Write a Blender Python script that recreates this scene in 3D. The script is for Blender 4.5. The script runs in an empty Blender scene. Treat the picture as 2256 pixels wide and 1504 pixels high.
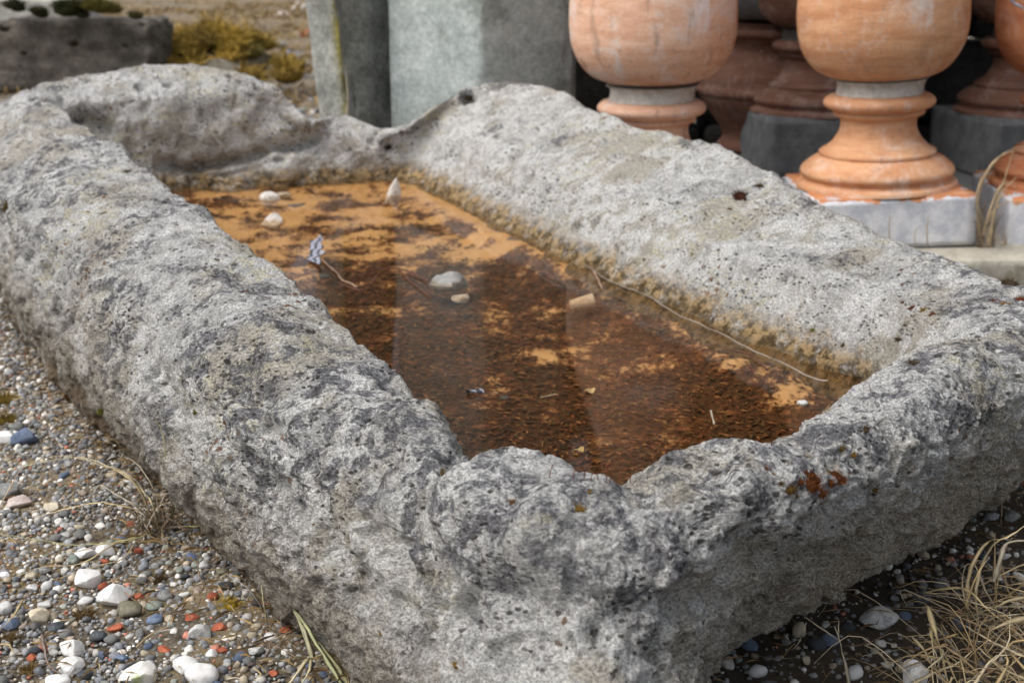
import bpy, bmesh, math, random
import numpy as np
from mathutils import Vector, Matrix
from mathutils.bvhtree import BVHTree

R = math.radians
random.seed(7)
rng = np.random.default_rng(7)
scene = bpy.context.scene

# ------------------------------------------------------------------ camera
FPX, CX, CY = 2900.0, 1128.0, 752.0          # focal length and centre, in pixels of a 2256 wide frame
PITCH, CAM_H = R(17.28), 0.55
cam_d = bpy.data.cameras.new('camera')
cam = bpy.data.objects.new('camera', cam_d)
scene.collection.objects.link(cam)
cam.location = (0, 0, CAM_H)
cam.rotation_euler = (math.pi / 2 - PITCH, 0, 0)
cam_d.sensor_width = 36.0
cam_d.lens = FPX / 2256 * 36.0
cam_d.clip_start = 0.05
cam_d.clip_end = 300
cam_d.dof.use_dof = True
cam_d.dof.focus_distance = 1.04
cam_d.dof.aperture_fstop = 11
scene.camera = cam

# ------------------------------------------------------------------ sky, sun, exposure
SUN_EL, SUN_AZ = R(56), R(-112)               # azimuth from +Y, clockwise
world = bpy.data.worlds.new('World')
scene.world = world
world.use_nodes = True
wn = world.node_tree
for n in list(wn.nodes):
    wn.nodes.remove(n)
sky = wn.nodes.new('ShaderNodeTexSky')
sky.sky_type = 'NISHITA'
sky.sun_disc = False
sky.sun_elevation = SUN_EL
sky.sun_rotation = SUN_AZ
sky.air_density = 1.0
sky.dust_density = 4.0
sky.ozone_density = 1.0
hsv = wn.nodes.new('ShaderNodeHueSaturation')
hsv.inputs['Saturation'].default_value = 0.35
bg = wn.nodes.new('ShaderNodeBackground')
bg.inputs['Strength'].default_value = 0.135
wo = wn.nodes.new('ShaderNodeOutputWorld')
wn.links.new(sky.outputs[0], hsv.inputs['Color'])
wn.links.new(hsv.outputs[0], bg.inputs['Color'])
wn.links.new(bg.outputs[0], wo.inputs['Surface'])

sun_d = bpy.data.lights.new('sun', 'SUN')
sun_d.energy = 1.5
sun_d.angle = R(55)
sun_d.color = (1.0, 0.96, 0.9)
sun = bpy.data.objects.new('sun', sun_d)
scene.collection.objects.link(sun)
sd = Vector((math.sin(SUN_AZ) * math.cos(SUN_EL), math.cos(SUN_AZ) * math.cos(SUN_EL), math.sin(SUN_EL)))
sun.rotation_euler = sd.to_track_quat('Z', 'Y').to_euler()
sun.location = (-3, -2, 5)

scene.cycles.use_adaptive_sampling = True
scene.cycles.adaptive_threshold = 0.025
scene.cycles.max_bounces = 6
scene.cycles.diffuse_bounces = 3
scene.cycles.glossy_bounces = 3
scene.view_settings.view_transform = 'Standard'
scene.view_settings.look = 'None'
scene.view_settings.gamma = 1.0
scene.view_settings.use_curve_mapping = False
scene.view_settings.exposure = 0.5

# ------------------------------------------------------------------ helpers
COL = scene.collection
cp, sp_ = math.cos(PITCH), math.sin(PITCH)


def W(px, py, z):
    """point on the height z seen along a direction of view"""
    a, b = (px - CX) / FPX, (CY - py) / FPX
    d = (a, cp + b * sp_, -sp_ + b * cp)
    t = (z - CAM_H) / d[2]
    return (d[0] * t, d[1] * t, z)


def WY(px, py, Y):
    a, b = (px - CX) / FPX, (CY - py) / FPX
    d = (a, cp + b * sp_, -sp_ + b * cp)
    t = Y / d[1]
    return (d[0] * t, Y, CAM_H + d[2] * t)


UX, UY = -0.396, 0.918                        # long axis of the trough


def U(u, v, z):
    return (UX * u + UY * v, UY * u - UX * v, z)


def uv_of(x, y):
    return UX * x + UY * y, UY * x - UX * y


def tag(o, label=None, cat=None, group=None, kind=None):
    if label: o['label'] = label
    if cat: o['category'] = cat
    if group: o['group'] = group
    if kind: o['kind'] = kind
    return o


def link(o, parent=None):
    COL.objects.link(o)
    if parent is not None:
        o.parent = parent
    return o


def mesh_np(name, V, F, smooth=True):
    """V (n,3) array, F (m,k) int array with k 3 or 4"""
    V = np.ascontiguousarray(V, dtype=np.float32)
    F = np.ascontiguousarray(F, dtype=np.int32)
    me = bpy.data.meshes.new(name)
    me.vertices.add(len(V))
    me.vertices.foreach_set('co', V.ravel())
    k = F.shape[1]
    me.loops.add(F.size)
    me.loops.foreach_set('vertex_index', F.ravel())
    me.polygons.add(len(F))
    me.polygons.foreach_set('loop_start', np.arange(0, F.size, k, dtype=np.int32))
    me.polygons.foreach_set('loop_total', np.full(len(F), k, dtype=np.int32))
    me.polygons.foreach_set('use_smooth', np.full(len(F), smooth, dtype=bool))
    me.update(calc_edges=True)
    return me


def mesh_py(name, verts, faces, smooth=False):
    me = bpy.data.meshes.new(name)
    me.from_pydata([tuple(v) for v in verts], [], faces)
    me.polygons.foreach_set('use_smooth', [smooth] * len(me.polygons))
    me.update()
    return me


def obj(name, me, mat, parent=None, loc=None, rot=None):
    o = bpy.data.objects.new(name, me)
    if mat is not None and len(me.materials) == 0:
        me.materials.append(mat)
    if loc is not None: o.location = loc
    if rot is not None: o.rotation_euler = rot
    return link(o, parent)


def empty(name, loc=(0, 0, 0), rot=(0, 0, 0)):
    o = bpy.data.objects.new(name, None)
    o.empty_display_size = 0.05
    o.location = loc
    o.rotation_euler = rot
    return link(o)


def fattr(me, name, arr):
    a = me.attributes.new(name, 'FLOAT', 'POINT')
    a.data.foreach_set('value', np.ascontiguousarray(arr, dtype=np.float32))


def cattr(me, name, arr):
    a = me.attributes.new(name, 'FLOAT_COLOR', 'POINT')
    c = np.ones((len(arr), 4), dtype=np.float32)
    c[:, :3] = arr
    a.data.foreach_set('color', c.ravel())


_perm = np.random.default_rng(3).permutation(256).astype(np.int64)
_perm = np.concatenate([_perm, _perm])
_g = np.random.default_rng(4).normal(size=(256, 3))
_g /= np.linalg.norm(_g, axis=1)[:, None]
_g = _g.astype(np.float32)


def perlin(P, seed=0):
    P = np.asarray(P, dtype=np.float32) + np.float32(17.31 * seed)
    I = np.floor(P).astype(np.int64)
    f = P - I
    w = f * f * f * (f * (f * 6 - 15) + 10)
    I &= 255
    out = np.zeros(len(P), dtype=np.float32)
    for dx in (0, 1):
        hx = _perm[(I[:, 0] + dx) & 255]
        wx = w[:, 0] if dx else 1 - w[:, 0]
        for dy in (0, 1):
            hy = _perm[hx + ((I[:, 1] + dy) & 255)]
            wy = w[:, 1] if dy else 1 - w[:, 1]
            for dz in (0, 1):
                h = _perm[hy + ((I[:, 2] + dz) & 255)]
                wz = w[:, 2] if dz else 1 - w[:, 2]
                g = _g[h]
                out += wx * wy * wz * (g[:, 0] * (f[:, 0] - dx) + g[:, 1] * (f[:, 1] - dy) + g[:, 2] * (f[:, 2] - dz))
    return out * 1.6


def fbm(P, scale, octv=4, gain=0.5, seed=0):
    s, a, tot = np.zeros(len(P), dtype=np.float32), 1.0, 0.0
    for o in range(octv):
        s += a * perlin(np.asarray(P) * scale * (2.03 ** o), seed + o)
        tot += a
        a *= gain
    return s / tot


def sstep(a, b, x):
    t = np.clip((x - a) / (b - a), 0, 1)
    return t * t * (3 - 2 * t)


def worley(P, scale, seed=0):
    """distance to the nearest jittered cell point, and that cell's random value"""
    Q = np.asarray(P, dtype=np.float32) * scale
    I = np.floor(Q).astype(np.int64)
    best = np.full(len(Q), 9.0, dtype=np.float32)
    val = np.zeros(len(Q), dtype=np.float32)
    tab = np.random.default_rng(100 + seed).random((256, 4)).astype(np.float32)
    for dx in (-1, 0, 1):
        for dy in (-1, 0, 1):
            for dz in (-1, 0, 1):
                J = I + (dx, dy, dz)
                h = _perm[(_perm[(_perm[J[:, 0] & 255] + J[:, 1]) & 255] + J[:, 2]) & 255]
                t = tab[h]
                d = np.sqrt(((J + t[:, :3] - Q) ** 2).sum(1))
                m = d < best
                best[m] = d[m]
                val[m] = t[m, 3]
    return best, val


# ------------------------------------------------------------------ material helpers
class NT:
    def __init__(self, name):
        self.m = bpy.data.materials.new(name)
        self.m.use_nodes = True
        self.t = self.m.node_tree
        for n in list(self.t.nodes):
            self.t.nodes.remove(n)
        self.out = self.t.nodes.new('ShaderNodeOutputMaterial')

    def n(self, typ, **kw):
        nd = self.t.nodes.new('ShaderNode' + typ)
        for k, v in kw.items():
            if k.startswith('_'):
                setattr(nd, k[1:], v)
            else:
                self.set(nd, k, v)
        return nd

    def set(self, nd, k, v):
        s = nd.inputs[int(k[1:])] if (k[0] == 'i' and k[1:].isdigit()) else nd.inputs[k]
        if hasattr(v, 'is_output'):
            self.t.links.new(v, s)
        elif hasattr(v, 'outputs'):
            self.t.links.new(v.outputs[0], s)
        else:
            if isinstance(v, (tuple, list)) and len(v) == 3 and s.type == 'RGBA':
                v = (*v, 1)
            s.default_value = v

    def coord(self, scale=(1, 1, 1), out='Object'):
        tc = self.n('TexCoord')
        mp = self.n('Mapping')
        mp.inputs['Scale'].default_value = scale
        self.t.links.new(tc.outputs[out], mp.inputs['Vector'])
        return mp.outputs[0]

    def noise(self, vec, scale, detail=4, rough=0.55, dist=0.0):
        nd = self.n('TexNoise', Scale=scale, Detail=detail, Roughness=rough, Distortion=dist)
        self.t.links.new(vec, nd.inputs['Vector'])
        return nd.outputs['Fac']

    def voro(self, vec, scale, feature='F1', out='Distance'):
        nd = self.n('TexVoronoi', _feature=feature, Scale=scale)
        self.t.links.new(vec, nd.inputs['Vector'])
        return nd.outputs[out]

    def ramp(self, fac, a, b, lo=0.0, hi=1.0):
        nd = self.n('MapRange', i0=fac, i1=a, i2=b, i3=lo, i4=hi)
        nd.interpolation_type = 'SMOOTHSTEP'
        return nd.outputs[0]

    def mix(self, fac, a, b, mode='MIX'):
        nd = self.n('MixRGB', _blend_type=mode, i0=fac, i1=a, i2=b)
        return nd.outputs[0]

    def math(self, op, a, b=0.0):
        return self.n('Math', _operation=op, i0=a, i1=b).outputs[0]

    def attr(self, name, out='Fac'):
        return self.n('Attribute', _attribute_name=name).outputs[out]

    def bump(self, height, strength=0.5, dist=0.005, normal=None):
        nd = self.n('Bump', Strength=strength, Distance=dist, Height=height)
        if normal is not None:
            self.t.links.new(normal, nd.inputs['Normal'])
        return nd.outputs[0]

    def finish(self, color, rough=0.9, bump=None, spec=0.25):
        b = self.n('BsdfPrincipled')
        self.set(b, 'Base Color', color)
        self.set(b, 'Roughness', rough)
        self.set(b, 'Specular IOR Level', spec)
        if bump is not None:
            self.t.links.new(bump, b.inputs['Normal'])
        self.t.links.new(b.outputs[0], self.out.inputs['Surface'])
        return self.m


def mat_trough():
    m = NT('weathered_limestone')
    c = m.coord()
    cs = m.coord((1, 1, 1.8))
    inn = m.attr('inner')
    zone = m.noise(c, 7.5, 4, 0.6)
    mid = m.noise(c, 40, 4, 0.65)
    col = m.mix(m.ramp(mid, 0.38, 0.62), (0.50, 0.497, 0.485), (0.70, 0.695, 0.68))
    col = m.mix(m.ramp(zone, 0.47, 0.58, 0.0, 0.65), col, (0.50, 0.45, 0.355))
    # pale crust, strongest on the washed inner wall
    pz = m.math('ADD', m.noise(c, 9, 4, 0.6), m.math('MULTIPLY', m.math('ADD', inn, m.attr('chalk')), 0.15))
    pale = m.math('MULTIPLY', m.ramp(m.noise(c, 33, 6, 0.72, 0.5), 0.44, 0.54), m.ramp(pz, 0.45, 0.56))
    col = m.mix(m.math('MULTIPLY', pale, 0.85), col, (0.82, 0.815, 0.80))
    # cream lichen
    cream = m.math('MULTIPLY', m.ramp(m.noise(cs, 60, 5, 0.72, 0.4), 0.50, 0.58), m.ramp(m.noise(c, 6.1, 3), 0.53, 0.62))
    col = m.mix(m.math('MULTIPLY', cream, 0.75), col, (0.64, 0.60, 0.43))
    # dark lichen: ragged blotches gathered in zones
    dz = m.math('ADD', m.noise(c, 8.5, 5, 0.65), m.math('SUBTRACT', m.math('MULTIPLY', m.math('SUBTRACT', m.attr('dark'), inn), 0.25), 0.07))
    dl = m.math('MULTIPLY', m.ramp(m.noise(c, 44, 7, 0.78, 0.4), 0.47, 0.545), m.ramp(dz, 0.485, 0.585))
    col = m.mix(m.math('MULTIPLY', dl, 0.86), col, m.mix(m.ramp(m.noise(c, 240, 3), .35, .65), (0.06, 0.06, 0.072), (0.25, 0.25, 0.27)))
    # dark pores
    vp = m.voro(cs, 120)
    pv = m.voro(cs, 62)
    pore = m.math('MULTIPLY', m.ramp(vp, 0.29, 0.21), m.ramp(m.noise(c, 17, 3), 0.46, 0.54))
    pore = m.math('MAXIMUM', pore, m.math('MULTIPLY', m.ramp(pv, 0.24, 0.17), m.ramp(m.noise(c, 13, 3), 0.50, 0.58)))
    col = m.mix(m.math('MULTIPLY', pore, 0.85), col, (0.07, 0.063, 0.055))
    # rusty and ochre lichen specks
    vr = m.voro(c, 55)
    rust = m.math('MULTIPLY', m.ramp(vr, 0.22, 0.14), m.ramp(m.noise(c, 6.7, 3), 0.57, 0.64))
    col = m.mix(m.math('MULTIPLY', rust, 0.85), col, (0.22, 0.10, 0.035))
    # grain
    gr = m.noise(cs, 360, 4, 0.85)
    col = m.mix(1.0, col, m.mix(m.ramp(gr, 0.41, 0.58), (0.55, 0.55, 0.555), (1.38, 1.38, 1.37)), 'MULTIPLY')
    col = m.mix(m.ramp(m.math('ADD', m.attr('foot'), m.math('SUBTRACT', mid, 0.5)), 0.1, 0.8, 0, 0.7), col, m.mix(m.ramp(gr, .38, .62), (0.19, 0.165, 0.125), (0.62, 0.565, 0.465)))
    # earth and rusty moss film at the foot
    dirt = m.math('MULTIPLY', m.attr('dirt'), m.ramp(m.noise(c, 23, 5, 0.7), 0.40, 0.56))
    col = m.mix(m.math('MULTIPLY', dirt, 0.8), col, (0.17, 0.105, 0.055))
    # silt stain and algae above the water line
    st = m.math('MULTIPLY', m.attr('stain'), m.ramp(m.noise(c, 40, 5, 0.75), 0.32, 0.52, 0.25, 1.0))
    col = m.mix(st, col, m.mix(m.ramp(m.noise(c, 70, 6, 0.75), 0.44, 0.56), (0.13, 0.09, 0.045), (0.55, 0.38, 0.19)))
    col = m.mix(m.math('MULTIPLY', m.attr('wet'), 0.45), col, (0.15, 0.10, 0.05))
    h = m.math('ADD', m.math('MULTIPLY', m.noise(cs, 240, 5, 0.82, 0.3), 1.0), m.math('MULTIPLY', pore, -0.55))
    b = m.bump(h, 1.0, 0.0085)
    return m.finish(col, 0.93, b, 0.12)


def mat_soil():
    m = NT('soil')
    c = m.coord()
    n1 = m.noise(c, 5, 6, 0.6)
    n2 = m.noise(c, 160, 6, 0.7)
    col = m.mix(m.ramp(n1, 0.35, 0.65), (0.11, 0.092, 0.07), (0.20, 0.168, 0.13))
    col = m.mix(m.ramp(m.noise(c, 2.3, 4), 0.5, 0.62, 0, 0.6), col, (0.26, 0.175, 0.08))
    col = m.mix(1.0, col, m.mix(m.ramp(n2, 0.3, 0.7), (0.45, 0.45, 0.45), (1.4, 1.4, 1.4)), 'MULTIPLY')
    col = m.mix(m.ramp(m.noise(c, 11, 6, 0.7), 0.46, 0.58, 0, 0.55), col, (0.30, 0.23, 0.13))
    dark_right = m.math('ADD', m.n('SeparateXYZ', i0=c).outputs[0], m.math('MULTIPLY', m.math('SUBTRACT', n1, 0.5), 0.3))
    col = m.mix(m.ramp(dark_right, 0.02, 0.18, 0, 0.8), col, (0.055, 0.045, 0.035))  # soil darker towards the right, with a noisy edge
    vo = m.n('TexVoronoi', Scale=60.0)
    m.t.links.new(c, vo.inputs['Vector'])
    far = m.ramp(m.n('SeparateXYZ', i0=c).outputs[1], 2.4, 3.4)
    sh = m.n('SeparateColor', i0=vo.outputs['Color'])
    stones = m.math('MULTIPLY', far, m.ramp(sh.outputs[0], 0.72, 0.76))
    col = m.mix(stones, col, m.mix(sh.outputs[1], (0.14, 0.11, 0.08), (0.40, 0.34, 0.27)))
    b = m.bump(m.noise(c, 110, 8, 0.7), 0.8, 0.008)
    return m.finish(col, 0.95, b, 0.1)


def mat_silt():
    m = NT('silt')
    c = m.coord()
    o = m.math('ADD', m.attr('org'), m.math('MULTIPLY', m.math('SUBTRACT', m.noise(c, 50, 8, 0.82), 0.5), 2.3))
    org = m.mix(m.noise(c, 30, 5, 0.6), (0.40, 0.23, 0.095), (0.66, 0.46, 0.23))
    brn = m.mix(m.ramp(m.noise(c, 130, 6, 0.7), 0.35, 0.65), (0.032, 0.020, 0.010), (0.10, 0.048, 0.022))
    col = m.mix(m.ramp(o, 0.22, 0.44), brn, (0.15, 0.062, 0.026))
    col = m.mix(m.ramp(o, 0.42, 0.66), col, org)
    b = m.bump(m.noise(c, 170, 6, 0.7), 0.7, 0.004)
    return m.finish(col, 0.9, b, 0.1)


def mat_attr(name, rough=0.85, var=0.35, scale=260, spec=0.25):
    m = NT(name)
    c = m.coord()
    n = m.ramp(m.noise(c, scale, 5, 0.65), 0.3, 0.7, 1 - var, 1 + var)
    cl = m.n('CombineColor', i0=n, i1=n, i2=n)
    col = m.mix(1.0, m.attr('col', 'Color'), cl.outputs[0], 'MULTIPLY')
    return m.finish(col, rough, m.bump(m.noise(c, scale * 1.5, 4), 0.3, 0.001), spec)


def mat_stone(name, a, b, scale=60, var=0.3, bumpd=0.002, spots=None, rough=0.85):
    m = NT(name)
    c = m.coord()
    col = m.mix(m.ramp(m.noise(c, scale, 6, 0.65), 0.32, 0.68), a, b)
    if spots:
        col = m.mix(m.ramp(m.noise(c, scale * 0.7, 5, 0.6), 0.56, 0.66, 0, 0.85), col, spots)
    n = m.ramp(m.noise(c, scale * 7, 4, 0.7), 0.3, 0.7, 1 - var, 1 + var)
    col = m.mix(1.0, col, m.n('CombineColor', i0=n, i1=n, i2=n).outputs[0], 'MULTIPLY')
    return m.finish(col, rough, m.bump(m.noise(c, scale * 2.5, 7, 0.65), 0.7, bumpd), 0.2)


def mat_terracotta(name, a, b, bloom=0.5, plinth=False, dirty=0.3):
    m = NT(name)
    def co(sc):
        tc, oi = m.n('TexCoord'), m.n('ObjectInfo')
        k = m.math('MULTIPLY', oi.outputs['Random'], 37.0)
        sh = m.n('CombineXYZ', i0=k, i1=k, i2=0.0)
        ad = m.n('VectorMath', _operation='ADD', i0=tc.outputs['Object'], i1=sh.outputs[0])
        mp = m.n('Mapping', i0=ad.outputs[0])
        mp.inputs['Scale'].default_value = sc
        return mp.outputs[0]
    c, ch, cvv = co((1, 1, 1)), co((1, 1, 5)), co((1, 1, .18))
    col = m.mix(m.ramp(m.noise(ch, 11, 6, 0.65), 0.32, 0.68), a, b)
    col = m.mix(m.ramp(m.noise(c, 15, 7, 0.72, 0.5), 0.50, 0.66, 0, bloom), col, (0.66, 0.55, 0.49))
    cv = m.coord((1, 1, 0.35))
    col = m.mix(m.ramp(m.noise(cv, 10, 6, 0.7, 0.5), 0.56, 0.70, 0, bloom), col, (0.70, 0.66, 0.66))
    col = m.mix(m.ramp(m.noise(c, 17, 6, 0.7), 0.55, 0.7, 0, dirty), col, (0.14, 0.10, 0.10))
    col = m.mix(m.ramp(m.noise(cvv, 34, 6, 0.7), 0.55, 0.68, 0, bloom * .6), col, (0.22, 0.15, 0.12))
    col = m.mix(m.ramp(m.voro(c, 58), 0.16, 0.09, 0, 0.7), col, (0.30, 0.24, 0.2))
    if plinth:
        z = m.n('SeparateXYZ', i0=m.coord(out='Generated')).outputs[2]
        e = m.math('ADD', z, m.math('MULTIPLY', m.math('SUBTRACT', m.noise(c, 22, 5, 0.6), 0.5), 0.5))
        grey = m.mix(m.ramp(m.noise(c, 30, 6, 0.65), 0.35, 0.65), (0.46, 0.48, 0.53), (0.68, 0.68, 0.70))
        col = m.mix(m.ramp(e, 0.97, 0.93), col, grey)
    n = m.ramp(m.noise(c, 300, 4, 0.7), 0.3, 0.7, 0.88, 1.1)
    col = m.mix(1.0, col, m.n('CombineColor', i0=n, i1=n, i2=n).outputs[0], 'MULTIPLY')
    return m.finish(col, 0.8, m.bump(m.noise(ch, 60, 7, 0.6), 0.35, 0.003), 0.25)


def mat_flat(name, a, b, scale=80, rough=0.8, spec=0.2, trans=0.0):
    m = NT(name)
    c = m.coord()
    col = m.mix(m.ramp(m.noise(c, scale, 4, 0.6), 0.3, 0.7), a, b)
    return m.finish(col, rough, None, spec)


def mat_water():
    m = NT('still_water')
    c = m.coord()
    fr = m.n('Fresnel', IOR=1.14)
    tr = m.n('BsdfTransparent', Color=(0.92, 0.84, 0.73))
    gl = m.n('BsdfGlossy', Roughness=0.05, Color=(1, 1, 1))
    b = m.bump(m.noise(c, 14, 3), 0.03, 0.002)
    m.t.links.new(b, gl.inputs['Normal'])
    mx = m.n('MixShader', i0=fr, i1=tr, i2=gl)
    m.t.links.new(mx.outputs[0], m.out.inputs['Surface'])
    return m.m


M = dict(
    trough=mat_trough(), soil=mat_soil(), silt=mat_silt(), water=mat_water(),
    gravel=mat_attr('gravel_stone'), litter=mat_attr('leaf_litter', 0.8, 0.25, 300),
    grass=mat_attr('dry_grass', 0.6, 0.15, 120, 0.3),
    moss=mat_attr('moss', 0.95, 0.3, 400, 0.05),
)


# ------------------------------------------------------------------ ground
def gz(x, y):
    x, y = np.asarray(x, dtype=np.float64), np.asarray(y, dtype=np.float64)
    v = UY * x - UX * y
    return -0.065 * sstep(1.0, 1.22, v) * sstep(1.25, 1.7, y)


def axis_pts(parts):
    out = []
    for a, b, s in parts:
        out.append(np.arange(a, b, s))
    return np.concatenate(out + [np.array([parts[-1][1]])])


gxs = axis_pts([(-150, -10, 14), (-10, -2, 0.5), (-2, -1.0, 0.05), (-1.0, 0.9, 0.0075), (0.9, 2, 0.05), (2, 10, 0.5), (10, 150, 14)])
gys = axis_pts([(-20, -1, 1.0), (-1, 0.55, 0.1), (0.55, 2.0, 0.0075), (2.0, 6, 0.03), (6, 12, 0.2), (12, 40, 2), (40, 240, 20)])
GX, GY = np.meshgrid(gxs, gys)
P = np.stack([GX.ravel(), GY.ravel(), np.zeros(GX.size)], 1)
gzv = gz(P[:, 0], P[:, 1]) + 0.004 * fbm(P, 9, 4, 0.55, 1) + 0.0016 * fbm(P, 70, 3, 0.6, 2) - 0.004
P[:, 2] = gzv
nx, ny = len(gxs), len(gys)
ii = np.arange(ny - 1)[:, None] * nx + np.arange(nx - 1)[None, :]
ii = ii.ravel()
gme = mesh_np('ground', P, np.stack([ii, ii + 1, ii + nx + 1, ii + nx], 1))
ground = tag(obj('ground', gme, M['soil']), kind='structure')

# ------------------------------------------------------------------ the stone trough
ZW = 0.10
# eight points per station from the underside over the rim to the floor inside
ST = [
    # near-left corner
    [U(.84, .42, -.005), U(.62, .312, .005), U(.55, .262, .085), W(1225, 1335, .165), W(1090, 1150, .203), W(1040, 1012, .2), U(.86, .37, .1), U(.90, .40, .03)],
    # near end, towards the right
    [U(.82, .45, -.005), U(.68, .40, .012), U(.60, .365, .095), W(1385, 1275, .182), W(1320, 1140, .210), W(1270, 1052, .2), U(.81, .43, .1), U(.85, .44, .03)],
    [U(.84, .52, -.005), W(1590, 1462, .045), W(1620, 1345, .118), W(1560, 1185, .190), W(1500, 1090, .211), W(1440, 1036, .2), U(.81, .50, .1), U(.84, .5, .03)],
    [U(.88, .60, -.005), W(1800, 1345, .058), W(1780, 1240, .130), W(1790, 1110, .195), W(1735, 1038, .217), W(1660, 1000, .207), U(.84, .57, .1), U(.87, .57, .03)],
    [U(.93, .68, -.005), W(2000, 1232, .062), W(2000, 1130, .136), W(2000, 1005, .19), W(1945, 918, .216), W(1835, 893, .21), U(.89, .65, .1), U(.92, .65, .03)],
    [U(.98, .82, -.005), W(2250, 1055, .062), W(2256, 960, .136), W(2256, 860, .19), W(2130, 785, .216), W(1985, 790, .203), U(.98, .745, .1), U(1.01, .72, .03)],
    # near-right corner and the right wall
    [U(1.05, .90, -.01), U(.95, 1.0, .045), U(.91, 1.04, .12), W(2400, 725, .185), W(2256, 662, .21), W(2080, 735, .193), U(1.04, .85, .1), U(1.06, .80, .035)],
    [U(1.15, .90, -.03), U(1.12, 1.0, -.01), U(1.12, 1.06, .1), U(1.12, 1.062, .17), W(2110, 585, .207), U(1.12, .895, .180), U(1.13, .838, .1), U(1.13, .79, .04)],
    [U(1.3, .9, -.05), U(1.3, 1.02, -.03), U(1.3, 1.085, .1), U(1.28, 1.08, .165), W(1945, 530, .200), U(1.29, .872, .176), U(1.3, .818, .1), U(1.3, .76, .045)],
    [U(1.5, .9, -.07), U(1.5, 1.03, -.05), U(1.5, 1.10, .1), U(1.48, 1.10, .18), W(1760, 424, .222), U(1.5, .868, .178), U(1.52, .806, .1), U(1.52, .75, .05)],
    [U(1.78, .9, -.07), U(1.78, 1.05, -.06), U(1.78, 1.13, .1), U(1.76, 1.13, .19), W(1560, 320, .238), U(1.78, .87, .186), U(1.78, .800, .1), U(1.78, .75, .06)],
    [U(2.05, .9, -.07), U(2.05, 1.05, -.06), U(2.05, 1.12, .1), U(2.05, 1.12, .2), W(1345, 262, .250), U(2.05, .88, .192), U(2.05, .803, .1), U(2.05, .75, .065)],
    [U(2.3, .9, -.07), U(2.3, 1.04, -.06), U(2.33, 1.12, .1), U(2.33, 1.12, .2), W(1205, 196, .268), U(2.27, .88, .198), U(2.25, .803, .1), U(2.23, .75, .07)],
    # far-right hump
    [U(2.5, .88, -.05), U(2.56, 1.0, -.05), U(2.6, 1.04, .1), U(2.6, 1.03, .2), W(1040, 186, .265), U(2.40, .90, .21), U(2.36, .795, .1), U(2.31, .75, .07)],
    # far end: the low part
    [U(2.5, .80, -.03), U(2.58, .86, -.03), U(2.6, .86, .1), U(2.58, .84, .165), W(880, 285, .192), U(2.385, .76, .160), U(2.38, .735, .1), U(2.32, .71, .07)],
    [U(2.5, .69, -.02), U(2.58, .72, -.02), U(2.6, .72, .1), U(2.585, .72, .18), W(765, 254, .212), U(2.415, .69, .188), U(2.385, .675, .1), U(2.32, .65, .07)],
    [U(2.5, .62, -.01), U(2.6, .64, -.01), U(2.62, .64, .1), U(2.60, .645, .185), W(684, 268, .214), U(2.425, .62, .188), U(2.39, .605, .1), U(2.31, .58, .07)],
    # far end: the high lump
    [U(2.5, .58, 0), U(2.62, .60, 0), U(2.66, .60, .12), U(2.63, .60, .215), W(640, 226, .247), U(2.43, .575, .222), U(2.40, .56, .1), U(2.3, .54, .07)],
    [U(2.5, .52, 0), U(2.63, .54, 0), U(2.68, .545, .12), U(2.65, .55, .25), W(592, 176, .288), U(2.44, .525, .252), U(2.42, .50, .1), U(2.3, .49, .07)],
    [U(2.5, .44, 0), U(2.65, .43, 0), U(2.71, .43, .12), U(2.69, .44, .27), W(430, 138, .315), U(2.46, .42, .262), U(2.43, .41, .1), U(2.28, .43, .07)],
    [U(2.5, .30, 0), U(2.66, .22, 0), U(2.72, .20, .12), U(2.69, .22, .26), W(215, 160, .304), U(2.45, .275, .262), U(2.42, .30, .1), U(2.26, .36, .07)],
    # far-left corner and the left wall
    [U(2.4, .20, 0), U(2.54, .05, 0), U(2.58, .02, .11), U(2.56, .03, .2), W(45, 208, .280), U(2.42, .185, .262), U(2.36, .25, .1), U(2.2, .32, .07)],
    [U(2.2, .20, 0), U(2.24, .06, 0), U(2.26, .025, .1), U(2.24, .045, .195), W(70, 275, .254), U(2.12, .226, .248), U(2.12, .275, .1), U(2.08, .33, .065)],
    [U(1.9, .20, 0), U(1.93, .075, 0), U(1.93, .05, .1), U(1.91, .075, .19), U(1.88, .155, .237), U(1.82, .256, .234), U(1.85, .31, .1), U(1.85, .35, .06)],
    [U(1.5, .24, 0), U(1.52, .125, 0), U(1.5, .095, .1), W(215, 610, .188), U(1.46, .21, .225), W(535, 533, .219), U(1.48, .34, .1), U(1.48, .38, .05)],
    [U(1.2, .27, 0), U(1.2, .185, 0), U(1.16, .14, .09), W(440, 850, .178), U(1.11, .24, .216), W(748, 708, .209), U(1.15, .355, .1), U(1.15, .39, .04)],
    [U(1.0, .30, 0), W(630, 1362, .002), U(.965, .185, .088), W(620, 1005, .170), U(.93, .257, .209), W(905, 850, .204), U(.98, .36, .1), U(.98, .40, .035)],
    [U(.90, .36, 0), W(805, 1500, .002), U(.79, .225, .088), W(885, 1180, .168), U(.80, .275, .204), W(985, 978, .201), U(.91, .37, .1), U(.92, .40, .03)],
]
ST = np.array(ST)                              # (27, 8, 3)
NS, NK = ST.shape[:2]


def cr(p0, p1, p2, p3, t):
    t = t[:, None, None] if p0.ndim == 2 else t
    return 0.5 * ((2 * p1) + (-p0 + p2) * t + (2 * p0 - 5 * p1 + 4 * p2 - p3) * t ** 2 + (-p0 + 3 * p1 - 3 * p2 + p3) * t ** 3)


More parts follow.
